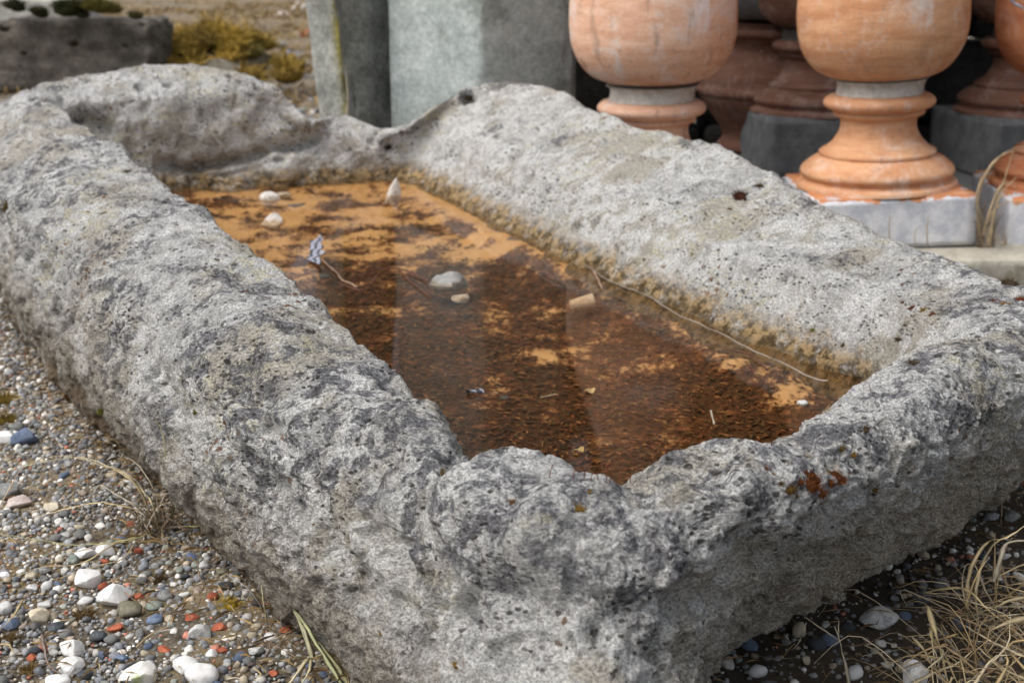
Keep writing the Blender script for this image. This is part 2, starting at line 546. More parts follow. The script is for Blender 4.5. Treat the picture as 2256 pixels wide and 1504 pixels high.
# along the loop
cols, camP = [], np.array([0, 0, CAM_H])
for s in range(NS):
    p0, p1, p2, p3 = ST[s - 1], ST[s], ST[(s + 1) % NS], ST[(s + 2) % NS]
    ln = np.linalg.norm(p2[3:6] - p1[3:6], axis=1).max()
    dist = np.linalg.norm((p1[4] + p2[4]) / 2 - camP)
    n = max(4, int(ln / (0.00165 * dist ** 0.8)))
    t = np.arange(n) / n
    cols.append(cr(p0, p1, p2, p3, t))
A = np.concatenate(cols, 0)                    # (n, NK, 3)
# along the profile
rows, kpar = [], []
ksteps = [3, 40, 42, 38, 38, 32, 6]
for k in range(NK - 1):
    q0 = A[:, max(k - 1, 0)]
    q3 = A[:, min(k + 2, NK - 1)]
    t = (np.arange(ksteps[k]) / ksteps[k])
    seg = cr(q0[:, None], A[:, k][:, None], A[:, k + 1][:, None], q3[:, None], t[None, :, None])
    lin = A[:, k][:, None] * (1 - t[None, :, None]) + A[:, k + 1][:, None] * t[None, :, None]
    seg = seg * .35 + lin * .65                # keeps the breaks between rim and faces
    rows.append(seg)
    kpar.append(k + t)
rows.append(A[:, -1][:, None])
kpar.append(np.array([NK - 1.0]))
G = np.concatenate(rows, 1)                    # (n, m, 3)
kpar = np.concatenate(kpar)
n_, m_ = G.shape[:2]


def grid_normals(G):
    du = np.roll(G, -1, 0) - np.roll(G, 1, 0)
    dv = np.empty_like(G)
    dv[:, 1:-1] = G[:, 2:] - G[:, :-2]
    dv[:, 0] = G[:, 1] - G[:, 0]
    dv[:, -1] = G[:, -1] - G[:, -2]
    N = np.cross(du, dv)
    N /= np.linalg.norm(N, axis=2)[..., None] + 1e-12
    return N


def seg_dist(P, line):
    best = np.full(len(P), 9.0)
    L = np.array(line)
    for a, b in zip(L[:-1], L[1:]):
        ab = b - a
        t = np.clip(((P - a) @ ab) / (ab @ ab), 0, 1)
        best = np.minimum(best, np.linalg.norm(P - (a + t[:, None] * ab), axis=1))
    return best


N = grid_normals(G)
KP = np.broadcast_to(kpar[None, :], (n_, m_)).ravel()
P = G.reshape(-1, 3).copy()
Nf = N.reshape(-1, 3)
soft = sstep(0.6, 1.2, KP) * (1 - 0.6 * sstep(6.2, 7, KP))
d = 0.011 * fbm(P, 7, 2, 0.5, 11) + 0.0075 * fbm(P, 19, 3, 0.5, 12)
P2 = P * (1, 1, 1.5)
rough_out = 0.6 + 0.4 * sstep(3.7, 2.7, KP)           # outer faces are the roughest
d += rough_out * 0.0042 * fbm(P2, 46, 3, 0.55, 13)
d += 0.0030 * fbm(P2, 130, 3, 0.66, 14)
# hackly flakes on the outside
fl = fbm(P * (1, 1, 2.2), 26, 3, 0.5, 21)
d += sstep(3.6, 2.4, KP) * 0.008 * (np.abs(fl) ** 0.7 - 0.35)
# solution pits
where = sstep(-0.1, 0.3, fbm(P, 8, 2, 0.5, 31))
w1, v1 = worley(P, 30, 1)
d -= 0.011 * sstep(0.40, 0.12, w1) * (v1 > 0.74) * (0.2 + where)
w2, v2 = worley(P2, 75, 2)
d -= 0.0050 * sstep(0.36, 0.20, w2) * (v2 > 0.62) * (0.15 + where)
# broken facets with abrupt little steps, mostly on the outside and along the rim
Wp = P + 0.012 * np.stack([perlin(P * 30, 71), perlin(P * 30, 72), perlin(P * 30, 73)], 1)
_, vc = worley(Wp * (1, 1, 1.5), 15, 5)
_, vd = worley(Wp * (1, 1, 1.4), 38, 6)
fac = 0.25 + 0.75 * sstep(3.9, 2.8, KP)
d += fac * (0.0085 * (vc - .5) + 0.004 * (vd - .5))
# chips out of the rim
d -= 0.03 * np.clip(fbm(P, 11, 3, .5, 81) - .22, 0, 1) * sstep(2.6, 3.4, KP) * sstep(5.9, 5.2, KP)
P = P + Nf * (d * soft)[:, None]


def make_bvh(G2):
    st_i, st_j = np.arange(0, n_, 3), np.arange(0, m_, 2)
    GC = G2[np.ix_(st_i, st_j)]
    nc, mc = GC.shape[:2]
    a0 = np.arange(nc)[:, None]
    b0 = np.arange(mc - 1)[None, :]
    a1 = (a0 + 1) % nc
    FC = np.stack([a0 * mc + b0, a1 * mc + b0, a1 * mc + b0 + 1, a0 * mc + b0 + 1], -1).reshape(-1, 4)
    return BVHTree.FromPolygons(GC.reshape(-1, 3).tolist(), FC.tolist())


bvh = make_bvh(P.reshape(n_, m_, 3))


def on_trough(px, py):
    t = Vector(W(px, py, 0.0)) - cam.location
    hit = bvh.ray_cast(cam.location, t.normalized(), 6)
    if hit[0] is None:
        return None, None
    nrm = hit[1]
    if nrm.dot(t) > 0:
        nrm = -nrm
    return hit[0], nrm


def surf(px, py, z):
    h, _ = on_trough(px, py)
    return tuple(h) if h is not None else W(px, py, z)



# cracks, ledges and breaks
# (px, py path), width, depth
GROOVES = [
    ([(1003, 1012), (985, 1050), (930, 1095), (885, 1150), (868, 1200), (880, 1260)], .009, .019),
    ([(110, 470), (220, 430), (290, 400), (340, 392)], .009, .010),
    ([(130, 225), (140, 245), (175, 262), (240, 290)], .016, .020),
    ([(360, 365), (450, 368), (560, 345), (640, 325), (700, 305)], .012, .030), ([(420, 395), (520, 380), (620, 352)], .007, .014),
    ([(1530, 1290), (1500, 1330), (1400, 1345), (1270, 1335), (1180, 1345)], .009, .012),
    ([(1930, 1172), (1960, 1152), (1985, 1130)], .004, .012),
    ([(1330, 1062), (1385, 1072), (1400, 1100)], .016, .010),
    ([(560, 880), (585, 960), (640, 1010)], .008, .007), ([(470, 900), (500, 1000), (560, 1060), (650, 1120)], .010, .008),
    ([(300, 700), (330, 800), (400, 900)], .010, .008), ([(1620, 1180), (1700, 1230), (1850, 1230)], .012, .010),
    ([(1900, 1130), (1790, 1190), (1660, 1250), (1540, 1330)], .008, .010), ([(700, 1180), (760, 1260), (860, 1330), (960, 1400)], .010, .009),
    ([(880, 300), (960, 330), (1050, 380), (1130, 420)], .010, .012), ([(1280, 430), (1400, 470), (1480, 520), (1520, 560)], .018, .010),
    ([(840, 825), (880, 850), (905, 870)], .008, .008), ([(690, 270), (720, 300), (700, 330)], .010, .012),
]
jit = perlin(P * 45, 41)
jit2 = perlin(P * 20, 45)


def near(pts, r):
    L = np.array(pts)
    lo, hi = L.min(0) - r, L.max(0) + r
    return np.where(((P > lo) & (P < hi)).all(1))[0]


for line, wdt, dep in GROOVES:
    ln_ = [surf(x, y, .15) for x, y in line]
    k = near(ln_, wdt * 3)
    q = seg_dist(P[k], ln_) + 0.006 * jit[k]
    P[k] -= Nf[k] * (dep * np.exp(-(q / wdt) ** 2))[:, None]
HOLES = [(1020, 1342, .010, .016), (960, 1345, .008, .010), (1033, 216, .016, .030), (855, 322, .014, .016), (1130, 345, .014, .018), (805, 740, .010, .010), (860, 845, .012, .010),
         (1310, 488, .008, .013), (1270, 500, .008, .010), (2050, 1045, .005, .010), (2005, 1190, .006, .008), (1760, 1180, .012, .010), (800, 1180, .011, .014), (40, 460, .02, .016),
         (1905, 1130, .009, .010), (600, 935, .009, .011), (330, 830, .010, .010), (540, 1010, .009, .010), (700, 1290, .009, .010), (1150, 1230, .008, .007), (1320, 1385, .012, .014),
         (1500, 1330, .014, .016), (1210, 1400, .010, .010), (1450, 1440, .012, .012), (1650, 1330, .010, .010), (230, 640, .010, .009), (100, 600, .014, .012), (1090, 300, .012, .014), (1250, 250, .012, .010)]
for x, y, wdt, dep in HOLES:
    c = surf(x, y, .15)
    k = near([c], wdt * 2.5)
    q = np.linalg.norm(P[k] - np.array(c), axis=1) + 0.003 * jit[k]
    P[k] -= Nf[k] * (dep * np.exp(-(q / wdt) ** 4))[:, None]
LUMPS = [(1160, 1090, .075, .014), (1330, 1180, .07, .008), (1560, 1060, .05, .010), (470, 220, .10, .012), (620, 365, .05, .012), (500, 405, .05, .010), (1100, 215, .07, .012), (950, 940, .05, .008), (560, 700, .10, .006)]
for x, y, wdt, hgt in LUMPS:
    c = surf(x, y, .2)
    k = near([c], wdt * 1.3)
    q = np.linalg.norm(P[k] - np.array(c), axis=1) + 0.012 * jit2[k]
    P[k] += Nf[k] * (hgt * sstep(wdt, wdt * .55, q))[:, None]
# small knob on the far-right corner
q = np.linalg.norm(P - np.array(W(1040, 190, .265)), axis=1)
P += Nf * (0.012 * np.exp(-(q / .018) ** 2))[:, None]
G2 = P.reshape(n_, m_, 3)
i0 = np.arange(n_)[:, None]
j0 = np.arange(m_ - 1)[None, :]
i1 = (i0 + 1) % n_
F = np.stack([(i0 * m_ + j0), (i1 * m_ + j0), (i1 * m_ + j0 + 1), (i0 * m_ + j0 + 1)], -1).reshape(-1, 4)
tme = mesh_np('stone_trough', P, F)
inner = sstep(4.9, 5.4, KP)
hz = P[:, 2] + 0.013 * fbm(P, 26, 3, 0.6, 51)
fattr(tme, 'stain', np.clip(inner * sstep(ZW + .040, ZW + .010, hz), 0, 1))
fattr(tme, 'wet', np.clip(inner * sstep(ZW + .007, ZW + .003, P[:, 2] + .006 * fbm(P, 50, 2, .5, 52)), 0, 1))
fattr(tme, 'chalk', sstep(3.3, 2.8, KP) * sstep(1.6, 1.0, UX * P[:, 0] + UY * P[:, 1]) * sstep(.9, .4, UY * P[:, 0] - UX * P[:, 1]))
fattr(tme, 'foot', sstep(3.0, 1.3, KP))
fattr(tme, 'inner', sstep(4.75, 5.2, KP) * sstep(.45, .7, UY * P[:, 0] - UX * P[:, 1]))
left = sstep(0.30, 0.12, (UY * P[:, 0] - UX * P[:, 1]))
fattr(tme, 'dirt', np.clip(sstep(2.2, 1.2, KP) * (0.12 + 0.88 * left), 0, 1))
fattr(tme, 'dark', np.clip(sstep(0.85, 0.2, np.abs(KP - 3.9) / 1.6) * sstep(1.45, 0.8, UX * P[:, 0] + UY * P[:, 1]) + 0.5 * sstep(0.4, 0.1, UY * P[:, 0] - UX * P[:, 1]), 0, 1))
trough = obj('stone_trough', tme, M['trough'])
tag(trough, 'long rough grey limestone trough with lichen, holding brown water', 'stone trough')

bvh = make_bvh(G2)

# outline of the foot (for keeping gravel out)
foot = A[::6, 1, :2]


def inside(poly, X, Y):
    c = np.zeros(len(X), dtype=bool)
    x0, y0 = poly[:, 0], poly[:, 1]
    x1, y1 = np.roll(x0, -1), np.roll(y0, -1)
    for a, b, p, q in zip(x0, y0, x1, y1):
        m = ((b > Y) != (q > Y))
        if b != q:
            c ^= m & (X < (p - a) * (Y - b) / (q - b) + a)
    return c


# ------------------------------------------------------------------ silt and water in the trough
us, vs = np.linspace(.74, 2.50, 480), np.linspace(.24, .90, 170)
UU, VV = np.meshgrid(us, vs, indexing='ij')
SX, SY = UX * UU + UY * VV, UY * UU - UX * VV
SP = np.stack([SX.ravel(), SY.ravel(), np.zeros(SX.size)], 1)
u_, v_ = UU.ravel(), VV.ravel()


def silt_z(u, v):
    z = 0.052 + 0.030 * sstep(1.0, 2.2, u)
    z = z + 0.030 * sstep(.70, .83, v) * sstep(0.9, 1.15, u) + 0.02 * sstep(.40, .34, v) + 0.02 * sstep(2.25, 2.45, u)
    return z


nz = fbm(SP, 14, 4, 0.55, 61)
szv = silt_z(u_, v_) + 0.006 * fbm(SP, 16, 3, .5, 62) + 0.0022 * fbm(SP, 75, 3, .6, 63)
inmask = inside(A[::6, 6, :2], SP[:, 0], SP[:, 1])
SP[:, 2] = np.minimum(np.where(inmask, szv, np.minimum(szv, .06)), ZW - .004 - .006 * np.abs(nz))
org = 0.11 + 0.52 * sstep(1.40, 1.95, u_) + 0.45 * sstep(.765, .81, v_) * sstep(.95, 1.2, u_) + 0.36 * np.exp(-((u_ - 1.42) / .10) ** 2 - ((v_ - .63) / .06) ** 2) \
    + 0.18 * np.exp(-((u_ - 1.34) / .08) ** 2 - ((v_ - .71) / .05) ** 2) + 0.95 * nz - 0.25 * np.exp(-((u_ - 1.75) / .12) ** 2 - ((v_ - .55) / .10) ** 2)
i_ = np.arange(479)[:, None] * 170 + np.arange(169)[None, :]
i_ = i_.ravel()
rw = A[::6, 6, :2]
rw = rw + (rw - rw.mean(0)) / np.linalg.norm(rw - rw.mean(0), axis=1)[:, None] * .02
i_ = i_[inside(rw, SP[i_, 0], SP[i_, 1])]
sme = mesh_np('silt', SP, np.stack([i_, i_ + 170, i_ + 171, i_ + 1], 1))
fattr(sme, 'org', org)
silt = tag(obj('silt', sme, M['silt']), 'orange brown silt on the floor of the trough', kind='stuff')

ring = A[::8, 6, :2]
cen = ring.mean(0)
ring_o = ring + (ring - cen) / np.linalg.norm(ring - cen, axis=1)[:, None] * 0.02
wme = mesh_py('water', [(x, y, ZW) for x, y in ring_o], [tuple(range(len(ring_o)))])
water = tag(obj('water', wme, M['water']), kind='structure')


def org_at(x, y):
    u, v = uv_of(x, y)
    i = np.clip(((u - .74) / 1.76 * 479).round().astype(int), 0, 479)
    j = np.clip(((v - .24) / .66 * 169).round().astype(int), 0, 169)
    k = i * 170 + j
    return org[k], SP[k, 2], inmask[k]


# leaf litter flakes lying in the dark hollows of the silt
cand = rng.random((50000, 2)) * (1.7, .66) + (.74, .24)
cx_, cy_ = UX * cand[:, 0] + UY * cand[:, 1], UY * cand[:, 0] - UX * cand[:, 1]
oo, zz, im = org_at(cx_, cy_)
keep = im & (oo < 0.5 + 0.25 * rng.random(len(oo))) & (zz < ZW - 0.006)
idx = np.where(keep)[0][:15000]
pal = np.array([(.05, .028, .012), (.10, .04, .016), (.16, .055, .022), (.03, .018, .010), (.09, .065, .022), (.20, .10, .035)])
LV, LF, LC = [], [], []
for q in idx:
    a, L_, w_ = rng.random() * 6.283, rng.uniform(.0022, .0062), rng.uniform(.0008, .0022)
    ca, sa = math.cos(a), math.sin(a)
    zb = zz[q] + rng.uniform(.0006, .0026)
    b = len(LV)
    for (fx, fy, fz) in ((-1, 0, 0), (0.1, -1, .35), (1, 0, .1), (-.1, 1, rng.uniform(-.1, .4))):
        lx, ly = fx * L_, fy * w_
        LV.append((cx_[q] + lx * ca - ly * sa, cy_[q] + lx * sa + ly * ca, zb + fz * .003))
        LC.append(pal[q % 6])
    LF.append((b, b + 1, b + 2, b + 3))
lme = mesh_np('leaf_litter', np.array(LV), np.array(LF), False)
cattr(lme, 'col', np.array(LC))
litter = tag(obj('leaf_litter', lme, M['litter']), 'dark brown leaf litter sunk on the trough floor', kind='stuff')


# ------------------------------------------------------------------ stones
def ico(sub):
    bm = bmesh.new()
    bmesh.ops.create_icosphere(bm, subdivisions=sub, radius=1)
    V = np.array([v.co[:] for v in bm.verts])
    F = np.array([[v.index for v in f.verts] for f in bm.faces])
    bm.free()
    return V, F


ICO = {k: ico(k) for k in (1, 2, 3, 4)}


def pebble_shape(seed, sub=2, angular=0.5, lump=0.12):
    r = np.random.default_rng(seed)
    V, F = ICO[sub]
    V = V * (1 + lump * 1.4 * perlin(V * 1.2, seed % 97) + lump * .5 * perlin(V * 3.1, seed % 89))[:, None]
    for _ in range(int(4 + 10 * angular)):
        d = r.normal(size=3)
        d /= np.linalg.norm(d)
        h = r.uniform(.42, .85) if angular > .3 else r.uniform(.62, .92)
        t = V @ d - h
        V = V - np.outer(np.where(t > 0, t * (0.7 + 0.3 * angular), 0), d)
    return V, F


SHAPES = [pebble_shape(200 + k, 2, random.choice((.25, .5, .8, .95)), .2) for k in range(28)]
SHAPES1 = [pebble_shape(300 + k, 1 if k % 2 else 2, random.choice((.15, .4, .8)), .15) for k in range(28)]


def rotm(r):
    q = r.normal(size=4)
    q /= np.linalg.norm(q)
    w, x, y, z = q
    return np.array([[1 - 2 * (y * y + z * z), 2 * (x * y - z * w), 2 * (x * z + y * w)],
                     [2 * (x * y + z * w), 1 - 2 * (x * x + z * z), 2 * (y * z - x * w)],
                     [2 * (x * z - y * w), 2 * (y * z + x * w), 1 - 2 * (x * x + y * y)]])


GPAL = [((.125, .14, .17), .20), ((.20, .21, .225), .21), ((.32, .315, .30), .14), ((.055, .057, .062), .12), ((.34, .28, .20), .11),
        ((.66, .64, .60), .11), ((.38, .11, .06), .028), ((.19, .215, .19), .05), ((.23, .17, .13), .055)]
gp_c = np.array([c for c, _ in GPAL])
gp_w = np.array([w for _, w in GPAL])
gp_w = gp_w / gp_w.sum()


class Darts:
    def __init__(self, cell=0.02):
        self.c, self.g = cell, {}

    def ok(self, x, y, r, f):
        i, j = int(x // self.c), int(y // self.c)
        for a in (i - 1, i, i + 1):
            for b in (j - 1, j, j + 1):
                for (p, q, s) in self.g.get((a, b), ()):
                    if (p - x) ** 2 + (q - y) ** 2 < ((r + s) * f) ** 2:
                        return False
        return True

    def add(self, x, y, r):
        self.g.setdefault((int(x // self.c), int(y // self.c)), []).append((x, y, r))


darts = Darts(0.03)
footx = foot


def mk_stone_mat(key, a, b, **k):
    if key not in M:
        M[key] = mat_stone(key, a, b, **k)
    return M[key]


mk_stone_mat('white_marble', (.62, .62, .61), (.80, .79, .77), scale=45, var=.06, bumpd=.0012)
mk_stone_mat('stained_white', (.46, .43, .38), (.78, .76, .72), scale=70, var=.18, bumpd=.003, spots=(.34, .26, .17))
mk_stone_mat('mossy_white', (.62, .61, .56), (.78, .77, .72), scale=35, var=.08, bumpd=.0012, spots=(.30, .36, .10))
mk_stone_mat('grey_stone', (.17, .175, .175), (.29, .29, .28), scale=60, var=.18)
mk_stone_mat('pale_stone', (.42, .42, .41), (.60, .60, .58), scale=60, var=.15, spots=(.26, .27, .28))
mk_stone_mat('blue_stone', (.11, .15, .24), (.18, .225, .31), scale=60, var=.15)
mk_stone_mat('dark_stone', (.045, .05, .058), (.10, .11, .12), scale=60, var=.2)
mk_stone_mat('olive_stone', (.13, .125, .085), (.24, .22, .165), scale=45, var=.15)
mk_stone_mat('green_stone', (.17, .20, .17), (.27, .30, .26), scale=60, var=.12)
mk_stone_mat('cream_stone', (.50, .42, .29), (.64, .57, .45), scale=50, var=.1)
mk_stone_mat('pink_stone', (.48, .38, .34), (.66, .60, .57), scale=50, var=.1)
mk_stone_mat('brick_red', (.33, .085, .045), (.43, .135, .075), scale=90, var=.15)
mk_stone_mat('purple_stone', (.11, .085, .085), (.19, .15, .145), scale=70, var=.15)


def stone_at(name, px, py, w, h, mat, label, cat='stone', ang=.5, seed=0, z=None, yaw=0., flat=.95, lift=.3, group=None, zc=None):
    """a stone whose middle is seen at px,py and that is about w by h photo pixels large"""
    base = W(px, py + h * .2, 0 if z is None else z)
    if z is None:
        zz_ = float(gz(base[0], base[1])) - .004
        base = W(px, py + h * .2, zz_)
    else:
        zz_ = z
    dist = math.dist(base, (0, 0, CAM_H))
    sx = w / FPX * dist / 2 * 1.08
    sz = max(h / FPX * dist / 2, sx * .35)
    V, F = pebble_shape(900 + seed, 3, ang, .14)
    V = V @ np.array([[math.cos(yaw), -math.sin(yaw), 0], [math.sin(yaw), math.cos(yaw), 0], [0, 0, 1]])
    ext = V.max(0) - V.min(0)
    V = (V - (V.max(0) + V.min(0)) / 2) / (ext / 2) * (sx, sx * .85, sz * flat)
    me = mesh_np(name, V, F)
    if ang > .3:
        me.set_sharp_from_angle(angle=R(16))
    o = obj(name, me, M[mat], None, (base[0], base[1], zz_ + sz * flat * (1 - lift)))
    tag(o, label, cat, group)
    darts.add(base[0], base[1], sx * 1.0)
    return o


STONES = [
    # name, px, py, w, h, material, label, angular, yaw
    ('pebble', 195, 1279, 56, 47, 'white_marble', 'rounded triangular white pebble above the five-sided white stone', .6, .3),
    ('pebble', 250, 1321, 61, 50, 'white_marble', 'five-sided white stone touching an oval olive pebble', .95, 1.1),
    ('pebble', 286, 1347, 51, 36, 'olive_stone', 'smooth oval olive grey pebble touching a white stone', .1, .2),
    ('pebble', 160, 1430, 44, 40, 'white_marble', 'white pebble, upper of a touching pair at lower left', .6, .5),
    ('pebble', 155, 1469, 54, 34, 'white_marble', 'white pebble with brown spot, lower of a touching pair', .5, 2.1),
    ('pebble', 304, 1490, 72, 46, 'mossy_white', 'white pebble with a green mossy edge at the bottom frame', .4, .9),
    ('pebble', 411, 1470, 50, 38, 'white_marble', 'smaller smooth white pebble leaning on the larger one', .15, .1),
    ('pebble', 447, 1492, 64, 54, 'white_marble', 'largest smooth white pebble near the bottom frame edge', .1, .7),
    ('pebble', 443, 1396, 42, 42, 'pale_stone', 'grey veined angular quartz chip between red shards', .95, .2),
    ('pebble', 188, 1221, 40, 25, 'white_marble', 'flat white pebble under the dry grass tips, left one', .35, .4),
    ('pebble', 232, 1212, 42, 26, 'white_marble', 'flat white pebble under the dry grass tips, right one', .4, 1.4),
    ('pebble', 56, 968, 48, 42, 'blue_stone', 'large blue grey stone beside a small white one', .7, .4),
    ('pebble', 17, 966, 34, 26, 'white_marble', 'white pebble left of the large blue stone', .5, .4),
    ('pebble', 18, 1086, 56, 42, 'grey_stone', 'large grey stone at the left frame edge', .5, .8),
    ('pebble', 44, 1111, 42, 28, 'pink_stone', 'pinkish white pebble touching a large grey stone', .6, .4),
    ('pebble', 115, 1115, 34, 20, 'cream_stone', 'cream two-lobed pebble on bare soil', .5, .1),
    ('pebble', 86, 1362, 40, 36, 'cream_stone', 'cream and orange knobbly stone, lower left', .7, 2.5),
    ('pebble', 100, 443 + 890, 27, 18, 'pale_stone', 'pale porous pebble above a cream stone', .6, .5),
    ('pebble', 341, 1367, 32, 20, 'blue_stone', 'blue grey oval pebble beside red shard and quartz chip', .3, .7),
    ('pebble', 340, 1336, 34, 20, 'green_stone', 'grey green oval pebble below the round blue one', .1, .5),
    ('pebble', 364, 1316, 32, 26, 'grey_stone', 'round grey pebble above the grey green oval', .15, .9),
    ('pebble', 218, 1402, 36, 26, 'dark_stone', 'dark grey pebble above a pair of white pebbles', .3, .2),
    ('pebble', 122, 1383, 31, 20, 'dark_stone', 'dark slate pebble right of the cream knobbly stone', .6, .2),
    ('pebble', 25, 1375, 31, 25, 'blue_stone', 'dark blue pebble at the lower left frame edge', .3, .4),
    ('pebble', 12, 1343, 32, 30, 'pale_stone', 'pale grey pebble at the lower left frame edge', .3, .9),
    ('pebble', 69, 1270, 22, 16, 'cream_stone', 'small yellow cream pebble with squared ends', .3, .1),
    ('pebble', 100, 1257, 24, 16, 'grey_stone', 'small grey pebble beside dry straw, left side', .4, .6),
    ('pebble', 162, 1238, 22, 26, 'green_stone', 'upright greenish grey oval pebble under a white one', .15, .8),
    ('pebble', 268, 1451, 24, 18, 'blue_stone', 'dark blue grey pebble right of the paired white pebbles', .4, .3),
    ('pebble', 328, 1470, 28, 22, 'blue_stone', 'blue grey pebble behind the mossy white pebble', .6, .3),
    ('pebble', 187, 1490, 30, 18, 'dark_stone', 'dark pebble at the bottom frame between white pebbles', .5, .3),
    ('pebble', 128, 1501, 50, 26, 'white_marble', 'pale bluish white pebble cut by the bottom frame', .3, .4),
    ('pebble', 12, 1269, 22, 16, 'white_marble', 'small white chip on the left frame edge', .8, .4),
    ('pebble', 71, 1297, 22, 17, 'pale_stone', 'small bluish white pebble near a cream one', .6, .4),
    ('pebble', 490, 1260, 26, 13, 'olive_stone', 'small olive pebble in the shade near the trough foot', .2, .4),
    ('pebble', 497, 1407, 18, 13, 'white_marble', 'small white pebble beside a yellow one', .4, .4),
    ('pebble', 513, 1404, 18, 18, 'cream_stone', 'small yellow pebble beside a white one', .6, .4),
    ('pebble', 565, 1436, 30, 22, 'pale_stone', 'pale grey pebble near green grass stem', .5, .4),
    ('pebble', 466, 1442, 22, 18, 'white_marble', 'white pebble above the largest white pebbles', .4, .2),
    ('pebble', 373, 1365, 18, 26, 'cream_stone', 'upright cream pointed chip', .9, .4),
    ('brick_shard', 255, 1385, 31, 16, 'brick_red', 'flat angular red brick shard below the olive pebble', .95, .2),
    ('brick_shard', 362, 1432, 26, 14, 'brick_red', 'red brick shard left of the largest white pebbles', .95, .7),
    ('brick_shard', 424, 1361, 26, 20, 'brick_red', 'red brick shard above the quartz chip', .8, .1),
    ('brick_shard', 485, 1382, 32, 20, 'brick_red', 'pointed red brick shard right of the quartz chip', .95, .9),
    ('brick_shard', 631, 1389, 30, 16, 'brick_red', 'red brick shard under the green grass stem', .95, .3),
    ('brick_shard', 491, 1434, 20, 14, 'brick_red', 'small red brick shard beside a white pebble', .8, .4),
    ('brick_shard', 604, 1484, 22, 14, 'brick_red', 'red brick shard lowest near the grass stem', .9, 1.4),
    ('brick_shard', 72, 1448, 22, 16, 'brick_red', 'red brick shard left of paired white pebbles', .9, .4),
    ('brick_shard', 306, 1315, 20, 11, 'brick_red', 'small red brick shard beside a brown twig', .9, .4),
    ('brick_shard', 305, 1216, 18, 14, 'brick_red', 'red brick shard near the grass tuft', .8, .5),
    ('brick_shard', 232, 1238, 18, 14, 'brick_red', 'red brick shard below the flat white pebbles', .8, .5),
    ('brick_shard', 287, 1156, 18, 13, 'brick_red', 'red brick shard behind the dry grass tuft', .8, .5),
    ('pebble', 1934, 1364, 78, 40, 'pale_stone', 'pale bean-shaped stone wedged under the trough end', .15, .05),
    ('pebble', 2016, 1492, 46, 60, 'white_marble', 'white pointed stone beside the straw at lower right', .9, .5),
    ('pebble', 2032, 1320, 42, 28, 'dark_stone', 'dark grey stone in the shade right of the pale bean-shaped one', .6, .5),
    ('pebble', 2008, 1386, 24, 14, 'purple_stone', 'small purple stone in front of the straw', .6, .5),
    ('pebble', 1954, 1466, 26, 18, 'pale_stone', 'small grey stone left of the white pointed one', .5, .5),
    ('pebble', 2230, 1140, 34, 24, 'grey_stone', 'grey pebble near the right frame edge behind the straw', .4, .5),
    # far ground behind the trough
    ('pebble', 664, 20, 40, 24, 'white_marble', 'bright white stone on the far ground beside the slab', .4, .5),
    ('pebble', 613, 101, 34, 26, 'pale_stone', 'pale stone on the far ground right of the mossy mound', .4, .5),
    ('pebble', 645, 121, 32, 18, 'blue_stone', 'blue grey stone on the far ground', .4, .5),
    ('pebble', 640, 152, 40, 30, 'dark_stone', 'dark stone on the far ground beside the slab foot', .5, .5),
    ('pebble', 618, 196, 17, 13, 'white_marble', 'small white pebble just beyond the trough rim', .4, .5),
    ('pebble', 622, 38, 34, 20, 'pink_stone', 'pinkish stone on the far ground', .4, .5),
    ('brick_shard', 672, 78, 24, 22, 'brick_red', 'red brick piece on the far ground beside the slab', .8, .5),
]
STONE_OBJS = []
for k, (nm, px, py, w, h, mt, lb, an, yw) in enumerate(STONES):
    STONE_OBJS.append(stone_at(nm, px, py, w, h, mt, lb, 'brick shard' if nm == 'brick_shard' else 'pebble', an, k, None, yw))


def scatter(n, rmin, rmax, xr, yr, test, over=.82, power=1.0, tone=1.0):
    X, Y = rng.uniform(*xr, n), rng.uniform(*yr, n)
    k = test(X, Y)
    X, Y = X[k], Y[k]
    RR = rmin + (rmax - rmin) * rng.random(len(X)) ** power
    out = []
    for x, y, r in zip(X.tolist(), Y.tolist(), RR.tolist()):
        if darts.ok(x, y, r, over):
            darts.add(x, y, r)
            out.append((x, y, r, tone))
    return out


def left_ground(x, y):
    v, u = UY * x - UX * y, UX * x + UY * y
    bad = (v > .36) | ((u > .6) & (v > .13 + .17 * (1.5 - np.minimum(u, 1.5)))) | (x < -.62 * y - .15) | (x > .1)
    return ~bad & ~inside(foot, x, y)


def right_ground(x, y):
    v, u = UY * x - UX * y, UX * x + UY * y
    return (x < .7 * y + .1) & (v > .4) & (u < 1.15) & ~inside(A[::6, 0, :2], x, y)


def far_ground(x, y):
    u = UX * x + UY * y
    return (u > 2.75) & (-.45 * y < x) & (x < -.02 * y)


def bareP(x, y, f=9):
    return perlin(np.stack([x * f, y * f, np.full(len(x), .5)], 1), 77)


peb = []
peb += scatter(2000, .0042, .0064, (-1.45, .1), (.62, 2.5), left_ground, .95, power=2.2)
peb += scatter(34000, .0022, .0040, (-1.45, .1), (.62, 2.5), left_ground, .84)
peb += scatter(120000, .0009, .0024, (-.95, .1), (.72, 2.3), lambda x, y: left_ground(x, y) & (bareP(x, y) < .42), .78)
peb += scatter(1100, .0035, .007, (-.05, .75), (.70, 1.7), right_ground, 1.0, power=2, tone=.8)
peb += scatter(14000, .0010, .0032, (-.05, .75), (.70, 1.7), right_ground, 1.0, power=2, tone=.8)
peb += scatter(9000, .002, .006, (-2.2, 1.8), (.5, 3.2), lambda x, y: ~inside(A[::6, 0, :2], x, y) & ~((x > .2) & (y > 2.0)), 1.0, power=1.6, tone=.9)
peb += scatter(3500, .004, .018, (-3.4, .1), (2.7, 7), far_ground, .9, power=2.2)

